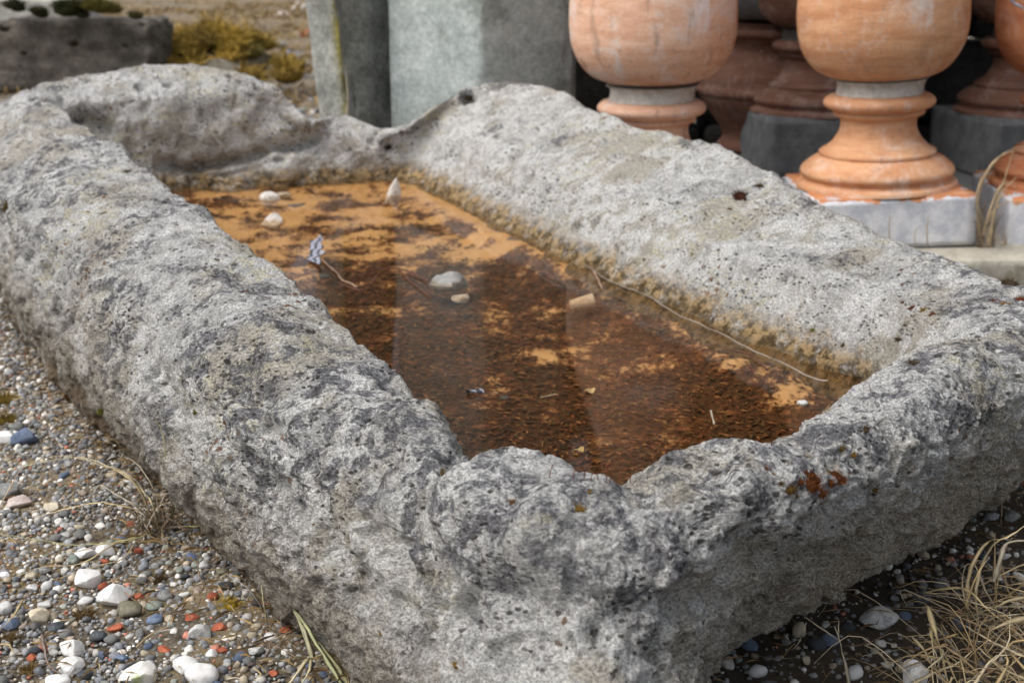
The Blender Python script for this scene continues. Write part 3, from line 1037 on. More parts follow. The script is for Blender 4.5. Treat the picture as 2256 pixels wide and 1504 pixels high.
# the largest pebbles are things of their own, in groups of one look
peb.sort(key=lambda p: -p[2] / math.hypot(p[0], p[1], CAM_H))
NAMES = ['blue_stone', 'grey_stone', 'grey_stone', 'dark_stone', 'cream_stone', 'white_marble', 'brick_red', 'green_stone', 'purple_stone']
WORDS = ['blue grey', 'mid grey', 'mid grey', 'dark grey', 'cream', 'white', 'brick red', 'greenish grey', 'brown']
REFS = {0: 'triangular white pebble', 1: 'five-sided white stone', 2: 'oval olive pebble', 3: 'upper white pebble of the touching pair', 4: 'lower white pebble of the touching pair',
        5: 'green-edged white pebble', 7: 'largest smooth white pebble', 8: 'veined quartz chip', 9: 'left flat white pebble under grass', 10: 'right flat white pebble under grass', 11: 'large blue grey stone',
        13: 'large grey stone at the frame edge', 14: 'pinkish white pebble', 15: 'cream two-lobed pebble', 16: 'cream and orange knobbly stone', 19: 'grey green oval pebble', 21: 'dark grey pebble above the white pair',
        24: 'pale grey pebble at the frame edge', 27: 'upright greenish oval pebble', 35: 'small white and yellow pebble pair', 37: 'pale pebble by the green grass', 44: 'red shard under the green grass', 46: 'lowest red shard',
        49: 'red shard near the grass tuft', 51: 'red shard behind the grass tuft', 52: 'pale bean-shaped stone', 53: 'white pointed stone', 54: 'dark grey stone in the shade'}
refs = [(STONE_OBJS[k].location.copy(), r) for k, r in REFS.items()]
used_labels = set()
ind_meshes = {}
n_ind = 0
GV, GF, GC_, off = [], [], [], 0
for (x, y, r, tone) in peb:
    ci = rng.choice(len(gp_c), p=gp_w)
    lab = None
    if n_ind < 170 and y < 2.2:
        dl, rl = min(((p - Vector((x, y, 0))).length, (p, t)) for p, t in refs) if False else min(((math.hypot(p.x - x, p.y - y), i) for i, (p, t) in enumerate(refs)))
        p, t = refs[rl]
        ddx, ddy = x - p.x, y - p.y
        rel = ('right of' if ddx > 0 else 'left of') if abs(ddx) > abs(ddy) else ('behind' if ddy > 0 else 'in front of')
        far_w = '' if dl < .03 else ('a little ' if dl < .07 else 'some way ')
        if dl < .14:
            lab = f"small {WORDS[ci]} {'brick shard' if ci == 6 else 'pebble'} {far_w}{rel} the {t}"
            if lab in used_labels or len(lab.split()) > 16:
                lab = None
    if lab:
        used_labels.add(lab)
        n_ind += 1
        si = int(rng.integers(0, 8))
        key = (si, NAMES[ci])
        if key not in ind_meshes:
            V, F = SHAPES[si * 3 + 1]
            me = mesh_np('pebble', V, F)
            me.materials.append(M[NAMES[ci]])
            ind_meshes[key] = me
        o = bpy.data.objects.new('brick_shard' if ci == 6 else 'pebble', ind_meshes[key])
        fl = rng.uniform(.6, .95)
        o.scale = (r * 1.3, r * rng.uniform(.95, 1.25), r * fl * 1.15)
        o.rotation_euler = (rng.uniform(-.3, .3), rng.uniform(-.3, .3), rng.uniform(0, 6.28))
        o.location = (x, y, float(gz(x, y)) - .004 + r * fl * .6)
        tag(o, lab, 'brick shard' if ci == 6 else 'pebble', f'small {WORDS[ci]} stones in the gravel')
        link(o)
        continue
    V, F = (SHAPES if r > .0024 else SHAPES1)[rng.integers(0, 28)]
    V = V @ rotm(rng).T * (1, 1, rng.uniform(.6, .95)) * r * rng.uniform(1.1, 1.4)
    V = V + (x, y, float(gz(x, y)) - .004 + r * .3)
    GV.append(V)
    GF.append(F + off)
    c = (gp_c[ci] * .72 + np.array((.24, .225, .20)) * .28) * tone * rng.uniform(.9, 1.6)
    GC_.append(np.broadcast_to(c, V.shape))
    off += len(V)
gvme = mesh_np('gravel', np.concatenate(GV), np.concatenate(GF))
cattr(gvme, 'col', np.concatenate(GC_))
tag(obj('gravel', gvme, M['gravel']), 'fine mixed gravel on the soil around the trough', kind='stuff')
print('pebbles', len(peb), 'tris', sum(len(f) for f in GF))

# ------------------------------------------------------------------ terracotta balusters
M['terra_pale'] = mat_terracotta('pale_terracotta', (.58, .32, .205), (.72, .47, .34), .95, dirty=.08)
M['terra_orange'] = mat_terracotta('orange_terracotta', (.50, .235, .115), (.64, .36, .20), .55, dirty=.22)
M['terra_red'] = mat_terracotta('red_terracotta', (.36, .12, .055), (.48, .20, .09), .2, dirty=.35)
M['terra_plinth'] = mat_terracotta('painted_terracotta', (.47, .17, .065), (.56, .25, .11), .2, plinth=True, dirty=.1)
M['terra_shaded'] = mat_terracotta('shaded_terracotta', (.145, .065, .043), (.21, .11, .078), .22, dirty=.7)  # rear row's shade painted into the base colours and the dirt blend
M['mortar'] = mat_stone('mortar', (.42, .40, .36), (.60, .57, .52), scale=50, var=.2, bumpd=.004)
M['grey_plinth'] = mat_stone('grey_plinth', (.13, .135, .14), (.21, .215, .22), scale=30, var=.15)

S_ = 1 / 1218.0
FOOT = [(436, 176), (425, 173), (419, 161), (413, 160), (406, 165), (398, 168), (388, 165), (376, 154), (366, 142), (359, 128), (357, 125), (352, 127), (346, 126),
        (340, 117), (330, 105), (316, 94), (300, 86), (284, 82), (268, 82), (260, 86), (256, 93), (254, 97), (246, 98), (243, 96), (241, 101), (237, 110), (231, 117),
        (223, 120), (216, 118), (210, 112), (206, 103), (205, 92), (205, 20)]
FOOT = [(221 + (y - 221) * (.86 if y > 221 else 1), r) for y, r in FOOT]
MORT = [(207, 60), (206, 92), (200, 94), (186, 93), (174, 97), (172, 98), (171, 40)]
BULB = [(171, 30), (170, 92), (168, 108), (160, 131), (148, 149), (130, 165), (105, 179), (75, 187), (40, 189.5), (0, 188), (-45, 181), (-100, 167), (-160, 148), (-220, 128), (-280, 109),
        (-330, 96), (-375, 86), (-410, 82), (-424, 82), (-428, 92), (-440, 98), (-452, 92), (-456, 84), (-480, 86), (-500, 100), (-520, 122), (-535, 132), (-550, 134), (-552, 30)]


def smooth_profile(pts, sub=3):
    out = []
    n = len(pts)
    for i in range(n - 1):
        p0, p1, p2, p3 = pts[max(i - 1, 0)], pts[i], pts[i + 1], pts[min(i + 2, n - 1)]
        for k in range(sub):
            t = k / sub
            out.append(tuple(.5 * ((2 * b) + (-a + c) * t + (2 * a - 5 * b + 4 * c - d_) * t * t + (-a + 3 * b - 3 * c + d_) * t ** 3)
                             for a, b, c, d_ in zip(p0, p1, p2, p3)))
    out.append(pts[-1])
    return out


def lathe(name, prof, seg=72, wob=0.0, seed=0):
    pr = np.array(smooth_profile(prof, 3), dtype=float)
    z = (548 - pr[:, 0]) * S_
    r = np.maximum(pr[:, 1], 1) * S_ * (.955 if name == 'bulb' else 1)
    th = np.arange(seg) / seg * 2 * math.pi
    V = np.stack([np.outer(r, np.cos(th)), np.outer(r, np.sin(th)), np.repeat(z[:, None], seg, 1)], -1).reshape(-1, 3)
    if wob:
        n = fbm(V, 14, 3, .5, seed)
        n2 = fbm(V, 60, 2, .5, seed + 3)
        rr = np.linalg.norm(V[:, :2], axis=1)[:, None]
        V[:, :2] *= 1 + (wob * (n + .5 * n2))[:, None] / np.maximum(rr, .02)
        V[:, 2] += wob * .4 * n
        chip = np.clip(fbm(V, 26, 3, .6, seed + 7) - .42, 0, 1) * (.05 if name == 'foot' else 0)
        V[:, :2] *= 1 - chip[:, None]
    i = np.arange(len(pr) - 1)[:, None]
    j = np.arange(seg)[None, :]
    F = np.stack([i * seg + j, i * seg + (j + 1) % seg, (i + 1) * seg + (j + 1) % seg, (i + 1) * seg + j], -1).reshape(-1, 4)
    return mesh_np(name, V, F)


def block(name, sx, sy, sz, bev=.004, seg=2, sub=0, rough=0.0, seed=0, taper=0.0):
    bm = bmesh.new()
    bmesh.ops.create_cube(bm, size=1)
    for v in bm.verts:
        t = 1 - taper * (v.co.z + .5)
        v.co = Vector((v.co.x * sx * t, v.co.y * sy * t, (v.co.z + .5) * sz))
    if bev:
        bmesh.ops.bevel(bm, geom=bm.edges[:], offset=bev, segments=seg, affect='EDGES', profile=.6)
    if sub:
        bmesh.ops.subdivide_edges(bm, edges=bm.edges[:], cuts=sub, use_grid_fill=True)
        bm.normal_update()
        V = np.array([v.co[:] for v in bm.verts])
        Nn = np.array([v.normal[:] for v in bm.verts])
        dd = rough * fbm(V, 6, 3, .5, seed) + rough * .5 * fbm(V, 25, 3, .55, seed + 5)
        for v, p in zip(bm.verts, V + Nn * dd[:, None]):
            v.co = p
    me = bpy.data.meshes.new(name)
    bm.to_mesh(me)
    bm.free()
    me.polygons.foreach_set('use_smooth', [bool(sub)] * len(me.polygons))
    return me


def plinth_mesh(name, half, h):
    bm = bmesh.new()
    bmesh.ops.create_cube(bm, size=1)
    for v in bm.verts:
        v.co = Vector((v.co.x * 2 * half, v.co.y * 2 * half, (v.co.z + .5) * h))
    bmesh.ops.bevel(bm, geom=bm.edges[:], offset=.005, segments=3, affect='EDGES')
    bmesh.ops.subdivide_edges(bm, edges=[e for e in bm.edges if e.calc_length() > .05], cuts=14, use_grid_fill=True)
    bm.normal_update()
    q = np.array([v.co[:] for v in bm.verts])
    dd = .0018 * fbm(q, 16, 2, .5, 5) - .010 * np.maximum(0, fbm(q, 9, 2, .5, 9) - .3)
    for v, t in zip(bm.verts, dd):
        v.co += v.normal * float(t)
    me = bpy.data.meshes.new(name)
    bm.to_mesh(me)
    bm.free()
    me.polygons.foreach_set('use_smooth', [True] * len(me.polygons))
    return me


def baluster(px, Y, label, mats, tor_y, tor_r=119, base_y=548, yaw=0, lean=(0, 0), bulb_up=0.0, mortar='mortar', half=172):
    """the collar under the bulb is seen at tor_y with radius tor_r, the plinth's front foot at base_y (photo pixels)"""
    pt = WY(px, tor_y, Y)
    depth = Y * cp + (CAM_H - pt[2]) * sp_
    s_ = tor_r / 119.0 * depth * 1218 / FPX
    zb = WY(px, base_y, Y - half * S_ * s_)[2]
    up = (pt[2] - zb) / s_ - (548 - 221) * S_
    root = empty('terracotta_baluster', (pt[0], Y, zb), (lean[0], lean[1], yaw))
    root.scale = (s_,) * 3
    tag(root, label, 'baluster', 'terracotta balusters')
    obj('plinth', plinth_mesh('plinth', half * S_, 143 * S_ + up), mats[0], root)
    obj('foot', lathe('foot', FOOT, 80, .0008, 3), mats[1], root, (0, 0, up))
    obj('mortar_joint', lathe('mortar_joint', MORT, 48, .004, 8), M[mortar], root, (0, 0, up))
    obj('bulb', lathe('bulb', BULB, 96, .0015, 13), mats[2], root, (0, 0, up + bulb_up))
    obj('abacus', block('abacus', .27, .27, .05, .005), mats[2], root, (0, 0, (548 + 550) * S_ + up + bulb_up))
    return root


def scale_at(Y, py, z=None):
    return (Y * cp + (CAM_H - WY(0, py, Y)[2]) * sp_) * 1218 / FPX


YB = 2.44
M['shaded_mortar'] = mat_stone('shaded_mortar', (.07, .065, .06), (.12, .11, .10), scale=50)  # mortar copy darkened to paint in the rear row's shade
b2 = baluster(1950, YB, 'orange terracotta baluster standing fully in view on a grey white plinth', (M['terra_plinth'], M['terra_orange'], M['terra_orange']), 221, 119, 548, .03, (0, R(-2.6)))
b1 = baluster(1439, 2.62, 'pale pinkish terracotta baluster behind the trough, next to the grey stone pier', (M['terra_plinth'], M['terra_pale'], M['terra_pale']), 236, 119, 545, .3, (0, R(-.9)), .004)
b3 = baluster(2392, 2.46, 'reddish terracotta baluster cut by the right frame edge', (M['terra_plinth'], M['terra_red'], M['terra_red']), 216, 119, 548, -.1, (0, R(-3.2)), half=176)
# rear row, its shade put into the clay and mortar colours
r1 = baluster(1795, 3.05, 'shade-darkened terracotta baluster on a grey plinth in the shade behind the orange one', (M['grey_plinth'], M['terra_shaded'], M['terra_shaded']), 100, 92, 392, .1, mortar='shaded_mortar')
r2 = baluster(2262, 3.05, 'shade-darkened terracotta baluster on a stone plinth in the shade at far right', (M['grey_plinth'], M['terra_shaded'], M['terra_shaded']), 95, 96, 400, .2, mortar='shaded_mortar')
z1 = r1.location.z
r3Y = 3.2
rt = empty('terracotta_baluster', (WY(1682, 300, r3Y)[0], r3Y, WY(1682, 330, r3Y)[2]))
tag(rt, 'upturned shadowed baluster seen between the pale and the orange balusters', 'baluster', 'terracotta balusters')
sc3 = scale_at(r3Y, 200)
rt.scale = (sc3,) * 3
UPS = [(548, 60), (546, 96), (535, 104), (520, 92), (500, 96), (470, 116), (440, 138), (425, 146), (418, 152), (408, 152), (402, 143), (385, 140), (365, 122), (350, 98), (336, 80), (322, 76),
       (305, 84), (298, 104), (290, 108), (282, 104), (276, 86), (270, 80), (268, 20)]
obj('foot', lathe('foot', UPS, 64, .001, 4), M['terra_shaded'], rt)
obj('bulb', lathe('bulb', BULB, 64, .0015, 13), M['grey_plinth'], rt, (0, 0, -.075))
obj('abacus', block('abacus', .27, .27, .05, .005), M['terra_shaded'], rt, (0, 0, (548 + 550) * S_ - .075))

# ledge the front row stands on
M['ledge'] = mat_stone('tan_stone', (.33, .30, .245), (.48, .45, .38), scale=16, var=.15, bumpd=.004, spots=(.24, .22, .16))
lz = b2.location.z
led = obj('stone_ledge', block('stone_ledge', 1.45, .50, .07, .008, 2, 12, .006, 3), M['ledge'], None, (1.08, YB + .03, lz - .0705), (0, 0, .03))
tag(led, 'tan stone slab under the front row of balusters', 'stone slab')
l2 = obj('stone_ledge', block('stone_ledge', 1.8, .5, abs(z1 - lz) + .07, .008, 2, 10, .006, 5), M['grey_plinth'], None, (1.35, 3.05, lz - .072), (0, 0, 0))
tag(l2, 'dark stone slab carrying the shaded rear balusters', 'stone slab')

# ------------------------------------------------------------------ grey stone pier and slab behind the trough
M['pier'] = mat_stone('grey_green_stone', (.33, .37, .36), (.48, .52, .51), scale=14, var=.22, bumpd=.005, spots=(.25, .275, .255))
M['slab'] = mat_stone('mossy_grey_stone', (.27, .28, .255), (.40, .405, .375), scale=16, var=.3, bumpd=.005, spots=(.22, .20, .05))


def mat_slab():
    m = NT('mossy_grey_stone')
    c = m.coord()
    col = m.mix(m.ramp(m.noise(c, 16, 6, .65), .35, .65), (.20, .205, .185), (.36, .365, .335))
    col = m.mix(m.ramp(m.noise(c, 7, 4), .5, .62, 0, .6), col, (.15, .155, .13))
    st = m.math('MULTIPLY', m.attr('streak'), m.ramp(m.noise(c, 22, 5, .7), .38, .52))
    col = m.mix(st, col, (.22, .19, .045))
    n = m.ramp(m.noise(c, 120, 4, .7), .3, .7, .7, 1.3)
    col = m.mix(1.0, col, m.n('CombineColor', i0=n, i1=n, i2=n).outputs[0], 'MULTIPLY')
    return m.finish(col, .9, m.bump(m.noise(c, 40, 7, .65), .8, .006), .15)


M['slab'] = mat_slab()
pY = 2.82


def prism(name, ring, z0, z1, taper=1.0, nz=40, ns=28, rough=.002, seed=0, lean=(0, 0)):
    """upright stone with the given plan ring, chipped and uneven"""
    ring = np.array(ring)
    pts = []
    for a, b in zip(ring, np.roll(ring, -1, 0)):
        for t in np.arange(ns) / ns:
            pts.append(a + (b - a) * t)
    pts = np.array(pts)
    c = pts.mean(0)
    lay = []
    for k in range(nz + 1):
        f = k / nz
        q = c + (pts - c) * (1 + (taper - 1) * f) + np.array(lean) * f
        lay.append(np.column_stack([q, np.full(len(q), z0 + (z1 - z0) * f)]))
    V = np.concatenate(lay)
    rad = V[:, :2] - c
    rad /= np.linalg.norm(rad, axis=1)[:, None]
    n = rough * (fbm(V, 9, 3, .5, seed) + .6 * fbm(V, 40, 3, .6, seed + 4))
    V[:, :2] += rad * n[:, None]
    # chipped arrises
    corner = np.zeros(len(V))
    m = len(pts)
    for s in range(len(ring)):
        k0 = s * ns
        dd = np.minimum((np.arange(m) - k0) % m, (k0 - np.arange(m)) % m)
        corner += np.tile(np.exp(-(dd / 1.6) ** 2), nz + 1)
    chip = np.clip(fbm(V, 13, 3, .6, seed + 9) - .05, 0, 1)
    V[:, :2] -= rad * (corner * (.004 + .05 * chip * rough / .002 * .35))[:, None]
    F = []
    for k in range(nz):
        for j in range(m):
            F.append((k * m + j, k * m + (j + 1) % m, (k + 1) * m + (j + 1) % m, (k + 1) * m + j))
    F = np.array(F)
    me = mesh_np(name, V, F)
    dd = np.abs(((np.arange(m) - ns + m // 2) % m) - m // 2)
    fattr(me, 'streak', np.tile(np.exp(-(dd / 4.0) ** 2), nz + 1))
    bm = bmesh.new()
    bm.from_mesh(me)
    bm.verts.ensure_lookup_table()
    bm.faces.new([bm.verts[nz * m + j] for j in range(m)])
    bm.to_mesh(me)
    bm.free()
    return me


def XY(px, Y):
    return (WY(px, 120, Y)[0], Y)


pier_ring = [XY(1060, 2.80), XY(1258, 2.93), XY(1270, 3.00), (XY(1170, 3.1)[0], 3.12), XY(1000, 3.10), XY(880, 2.98), XY(856, 2.92)]
pier = obj('stone_pier', prism('stone_pier', pier_ring, -.06, 1.15, 1.0, 60, 26, .0022, 2), M['pier'])
tag(pier, 'upright blue grey stone pier with a sharp front arris', 'stone pier')
slab_ring = [XY(716, 2.93), XY(782, 2.86), XY(792, 2.90), XY(900, 3.04), XY(905, 3.16), XY(720, 3.16)]
sl = obj('stone_slab', prism('stone_slab', slab_ring, -.05, .95, 1.0, 60, 22, .007, 7, (-.085, .0)), M['slab'])
tag(sl, 'rough leaning grey slab with a yellow moss streak, left of the pier', 'stone slab')

# added wall and unseen boards, put in to keep the rear row dark
M['wall_shade'] = mat_stone('wall_shade_tone', (.018, .017, .017), (.04, .038, .036), scale=10, var=.3, bumpd=.006)  # near-black, painting in the deep shade between the balusters
M['board'] = mat_flat('added_board', (.10, .085, .07), (.18, .16, .135), 30)
wall = tag(empty('added_dark_wall', (1.32, 3.50, -.1)), 'added dark wall painting in the shade behind the balusters', 'wall')  # wall added as a dark back for the gaps
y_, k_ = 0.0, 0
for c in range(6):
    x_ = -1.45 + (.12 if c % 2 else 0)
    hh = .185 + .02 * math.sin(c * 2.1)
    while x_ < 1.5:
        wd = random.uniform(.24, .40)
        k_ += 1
        obj('stone', block('stone', wd - .012, .22, hh - .012, .02, 2, 3, .012, k_), M['wall_shade'], wall, (x_ + wd / 2, random.uniform(-.015, .015), y_))
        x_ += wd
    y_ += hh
shade_lid = tag(empty('shade_boards', (1.35, 3.08, .93)), 'added unseen boards blocking light over the rear balusters', 'blocker')  # added out of view to block the sky over the rear row
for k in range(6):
    obj('board', block('board', 2.3, .16, .03, .003), M['board'], shade_lid, (0, -.30 + .165 * k, .004 * (k % 2)))

# ------------------------------------------------------------------ far stones at upper left
M['far_block'] = mat_stone('brown_grey_stone', (.07, .062, .052), (.155, .14, .118), scale=14, var=.3, bumpd=.01, spots=(.085, .08, .07))
M['far_top'] = mat_stone('pale_grey_stone', (.36, .35, .31), (.50, .49, .45), scale=10, var=.15, bumpd=.006, spots=(.22, .22, .19))
blk = WY(150, 120, 4.75)
fb = obj('stone_block', block('stone_block', 1.45, .42, .245, .03, 3, 20, .04, 21), M['far_block'], None, (-2.02, 4.95, -.01), (R(-4), 0, R(4)))
tag(fb, 'brown grey weathered stone block with moss tufts on top, far left', 'stone block')
fb2 = obj('stone_block', block('stone_block', .62, .40, .30, .02, 3, 10, .012, 25), M['far_top'], None, (-2.12, 5.75, -.01), (0, 0, R(-6)))
tag(fb2, 'pale stone block behind the brown grey block, at the top edge', 'stone block')
fb3 = obj('stone_block', block('stone_block', .60, .34, .10, .03, 3, 10, .014, 28), M['far_top'], None, (-2.25, 4.93, .232), (0, 0, R(3)))
tag(fb3, 'pale rounded coping stone lying on the brown grey block', 'stone block')


def moss_cushion(name, loc, r, col, n=160, hair=.35, flat=.6, seed=1, nrm=(0, 0, 1), parent=None, thick=.06):
    """a cushion of fine upright shoots over a low core"""
    rg = np.random.default_rng(seed)
    Vb, Fb = ICO[2]
    V = Vb * (r * .85, r * .85, r * flat * .8) * (1 + .18 * perlin(Vb * 2.2, seed % 50))[:, None]
    VV_, FF, CC = [V], [Fb], [np.broadcast_to(np.array(col) * .6, V.shape)]
    o_ = len(V)
    T, TF, TC = [], [], []
    for k in range(n):
        d_ = rg.normal(size=3)
        d_[2] = abs(d_[2]) + .1
        d_ /= np.linalg.norm(d_)
        b = d_ * (r * .8, r * .8, r * flat * .75)
        L_ = r * hair * rg.uniform(.6, 1.4)
        tip = b + (d_ + rg.normal(size=3) * .35) * L_
        s_ = np.cross(d_, rg.normal(size=3))
        s_ = s_ / (np.linalg.norm(s_) + 1e-6) * r * thick
        i = o_ + len(T)
        T += [b - s_, b + s_, tip]
        TF.append((i, i + 1, i + 2))
        c = np.array(col) * rg.uniform(.6, 1.45)
        TC += [c * .8, c * .8, c * 1.15]
    V = np.concatenate([V, np.array(T)])
    F = np.concatenate([Fb, np.array(TF)])
    q = Vector((0, 0, 1)).rotation_difference(Vector(nrm)).to_matrix()
    V = V @ np.array(q).T
    me = mesh_np(name, V, F)
    cattr(me, 'col', np.concatenate([CC[0], np.array(TC)]))
    return obj(name, me, M['moss'], parent, loc)


def child_loc(parent, wp):
    return parent.matrix_basis.inverted() @ Vector(wp)


for k, (px, py, r, c) in enumerate([(150, 24, .055, (.04, .045, .018)), (138, 16, .04, (.04, .045, .02)), (165, 14, .045, (.05, .05, .02)), (85, 26, .036, (.045, .045, .02)), (92, 34, .028, (.045, .045, .02)), (225, 18, .05, (.12, .11, .03)),
                                 (205, 14, .05, (.14, .12, .03)), (250, 22, .035, (.12, .10, .03)), (300, 36, .03, (.07, .065, .025)), (30, 12, .04, (.05, .05, .025)), (40, 20, .03, (.05, .05, .025)), (162, 98, .022, (.04, .035, .02)), (275, 102, .012, (.04, .035, .02)), (182, 34, .03, (.04, .045, .02)),
                                 (10, 66, .02, (.05, .045, .025)), (52, 118, .014, (.05, .045, .02))]):
    wp = WY(px, py, 4.74 if py < 60 else 4.72)
    moss_cushion('moss_tuft', child_loc(fb, wp), r, c, 260, .35, .5, 40 + k, parent=fb, thick=.04)

mnd = empty('mossy_mound', W(468, 172, 0))
tag(mnd, 'low mound of rock covered in yellow moss behind the trough', 'mossy mound')
Vr, Fr = pebble_shape(77, 4, .5, .25)
M['mound_rock'] = mat_stone('mound_rock', (.20, .18, .14), (.33, .30, .24), scale=20, var=.2, bumpd=.006)
obj('rock', mesh_np('rock', Vr * (.20, .16, .15), Fr), M['mound_rock'], mnd, (.05, .02, .03))
obj('rock', mesh_np('rock', Vr[:, [1, 0, 2]] * (.13, .13, .10), Fr[:, [0, 2, 1]]), M['mound_rock'], mnd, (.10, -.20, .03))
mr = np.random.default_rng(91)
for k in range(52):
    a_, f_ = mr.uniform(0, 6.283), mr.random() ** .6
    dx, dy = math.cos(a_) * .33 * f_ + .02, math.sin(a_) * .30 * f_ + .03
    dz = .165 * max(0, 1 - f_ ** 2) * mr.uniform(.75, 1.05) + .012
    c = [(.40, .265, .055), (.30, .20, .05), (.20, .145, .045), (.15, .125, .04), (.36, .25, .06)][k % 5]
    moss_cushion('moss_cushion', (dx, dy, dz), mr.uniform(.040, .075), c, 150, .5, .55, 60 + k, parent=mnd, thick=.05)

# ------------------------------------------------------------------ moss on the trough
RUST, OCH, GRN, BRN = (.13, .046, .017), (.20, .12, .03), (.13, .14, .025), (.085, .06, .035)
TM = [(1830, 1062, 11, RUST), (1858, 1060, 9, RUST), (1800, 1055, 10, RUST), (1775, 1075, 9, (.12, .05, .02)), (1820, 1040, 7, OCH), (1722, 1060, 8, (.12, .065, .02)), (1755, 1090, 6, OCH), (1870, 1040, 6, RUST), (1845, 1050, 17, RUST), (1788, 1045, 13, RUST), (1790, 1068, 17, RUST), (1812, 1085, 12, RUST), (1762, 1058, 10, RUST), (1740, 1075, 14, (.12, .065, .02)), (1780, 1038, 9, RUST),
      (1742, 1022, 7, OCH), (1690, 1030, 8, RUST), (1700, 1042, 7, OCH), (1780, 1005, 8, OCH), (1630, 434, 16, (.07, .028, .018)), (1672, 410, 10, (.08, .05, .03)), (1608, 460, 5, RUST), (1845, 465, 7, RUST),
      (2170, 598, 22, BRN), (2205, 610, 18, BRN), (2225, 625, 16, BRN), (2252, 660, 12, (.16, .05, .02)), (2215, 670, 9, OCH), (2190, 662, 8, RUST), (2035, 683, 9, OCH), (2010, 678, 8, RUST),
      (2055, 692, 8, RUST), (1990, 665, 6, RUST), (1000, 988, 9, (.17, .19, .025)), (974, 1042, 10, OCH), (1130, 1104, 9, (.15, .07, .025)), (1276, 1119, 12, OCH), (1298, 1080, 6, OCH), (1980, 745, 8, BRN),
      (2012, 800, 13, BRN), (1903, 945, 10, BRN), (1855, 985, 9, (.14, .09, .03)), (1880, 1000, 8, OCH), (1790, 725, 6, GRN), (1858, 758, 7, (.09, .07, .03)), (430, 905, 8, (.13, .13, .03)), (120, 845, 12, (.11, .06, .025)),
      (150, 870, 13, (.12, .06, .025)), (185, 925, 12, (.10, .055, .025)), (220, 905, 8, (.13, .13, .03)), (210, 950, 11, (.12, .06, .02)), (690, 1150, 6, OCH), (1005, 1462, 10, OCH), (840, 1392, 7, OCH), (1930, 1078, 7, OCH),
      (1385, 430, 0, BRN), (855, 322, 9, (.07, .055, .03)), (1033, 214, 9, (.06, .045, .03)), (480, 480, 6, (.12, .12, .03)), (560, 1000, 0, OCH), (280, 380, 8, BRN), (15, 455, 12, (.10, .07, .02)), (228, 470, 7, (.14, .09, .02))]
for k, (px, py, r, c) in enumerate(TM):
    if r == 0: continue
    h, nrm = on_trough(px, py)
    if h is None: continue
    dist = (h - cam.location).length
    moss_cushion('moss_tuft', h - nrm * .001, 1.3 * r / FPX * dist, c, 90, .45, .45, 500 + k, (nrm * .6 + Vector((0, 0, .4))).normalized(), trough, .05)
# red seta stalks standing at the inner edge
STK = [(1320, 1052, 30), (1336, 1054, 44), (1342, 1056, 34), (1265, 1046, 18), (1285, 1048, 26), (1300, 1050, 15), (1210, 1040, 22), (1390, 1056, 16), (1920, 855, 14), (1700, 975, 12), (1362, 1057, 22)]
for k, (px, py, h_) in enumerate(STK):
    hh, nrm = on_trough(px, py + 8)
    if hh is None: continue
    L_ = h_ / FPX * 1.05
    pts = [Vector((0, 0, -.002)), Vector((random.uniform(-.2, .2) * L_, 0, L_ * .5)), Vector((random.uniform(-.45, .45) * L_, random.uniform(-.2, .2) * L_, L_))]
    vs_, fs_ = [], []
    for i, p in enumerate(pts):
        w_ = .0003
        for a in range(4):
            vs_.append(p + Vector((math.cos(a * 1.5708), math.sin(a * 1.5708), 0)) * w_)
    for i in range(2):
        for a in range(4):
            fs_.append((i * 4 + a, i * 4 + (a + 1) % 4, i * 4 + 4 + (a + 1) % 4, i * 4 + 4 + a))
    me = mesh_py('moss_stalk', vs_, fs_, True)
    cattr(me, 'col', np.tile([.14, .04, .022], (len(vs_), 1)))
    obj('moss_stalk', me, M['moss'], trough, hh)


# ------------------------------------------------------------------ things lying in the water
def sub_stone(name, px, py, w, h, mat, label, ang, seed, z=.082, yaw=.3, cat='stone', flat=.9, point=0., knob=0.):
    o = stone_at(name, px, py, w, h, mat, label, cat, ang, seed, z, yaw, flat, .2)
    if point or knob:
        V = np.array([v.co[:] for v in o.data.vertices])
        h_ = V[:, 2].max()
        if knob:
            k_ = np.linalg.norm(V, axis=1).max()
            V *= (1 + knob * fbm(V / k_, 1.6, 3, .6, seed))[:, None]
        if point:
            f_ = 1 - point * np.clip(V[:, 2] / h_ * .5 + .5, 0, 1)
            V[:, 0] = V[:, 0] * f_ + .12 * h_ * (V[:, 2] / h_)
            V[:, 1] *= f_
        o.data.vertices.foreach_set('co', V.astype(np.float32).ravel())
        o.data.update()
    return o


sub_stone('water_stone', 594, 443, 43, 34, 'stained_white', 'round white stone lying in the water at the far left', .3, 31, .090)
sub_stone('water_stone', 625, 431, 30, 12, 'pale_stone', 'thin pale chip behind the round white stone in the water', .9, 32, .092)
sub_stone('water_stone', 601, 492, 46, 36, 'stained_white', 'white stone with a pinkish side below the round one in the water', .9, 33, .088)
sub_stone('water_stone', 870, 438, 42, 52, 'stained_white', 'pointed upright white stone in the water near the far end', .5, 34, .084, .6, flat=1.2, point=.7)
sub_stone('water_stone', 1131, 541, 56, 34, 'purple_stone', 'dark purple stone in the shallow water by the right wall', .4, 35, .080)
sub_stone('water_stone', 716, 438, 56, 22, 'dark_stone', 'dark flat stone in the far water', .5, 36, .074)
sub_stone('water_stone', 650, 463, 60, 18, 'dark_stone', 'dark submerged stone between the two white stones', .5, 37, .070)
mk_stone_mat('ash_stone', (.22, .22, .21), (.36, .355, .34), scale=70, var=.2)
sub_stone('water_stone', 985, 630, 78, 46, 'ash_stone', 'grey knobbly stone fragment in the middle of the water', .5, 38, .086, .3, knob=.9)
sub_stone('water_stone', 1014, 660, 38, 24, 'stained_white', 'small white pebble leaning on the grey fragment', .8, 39, .086)
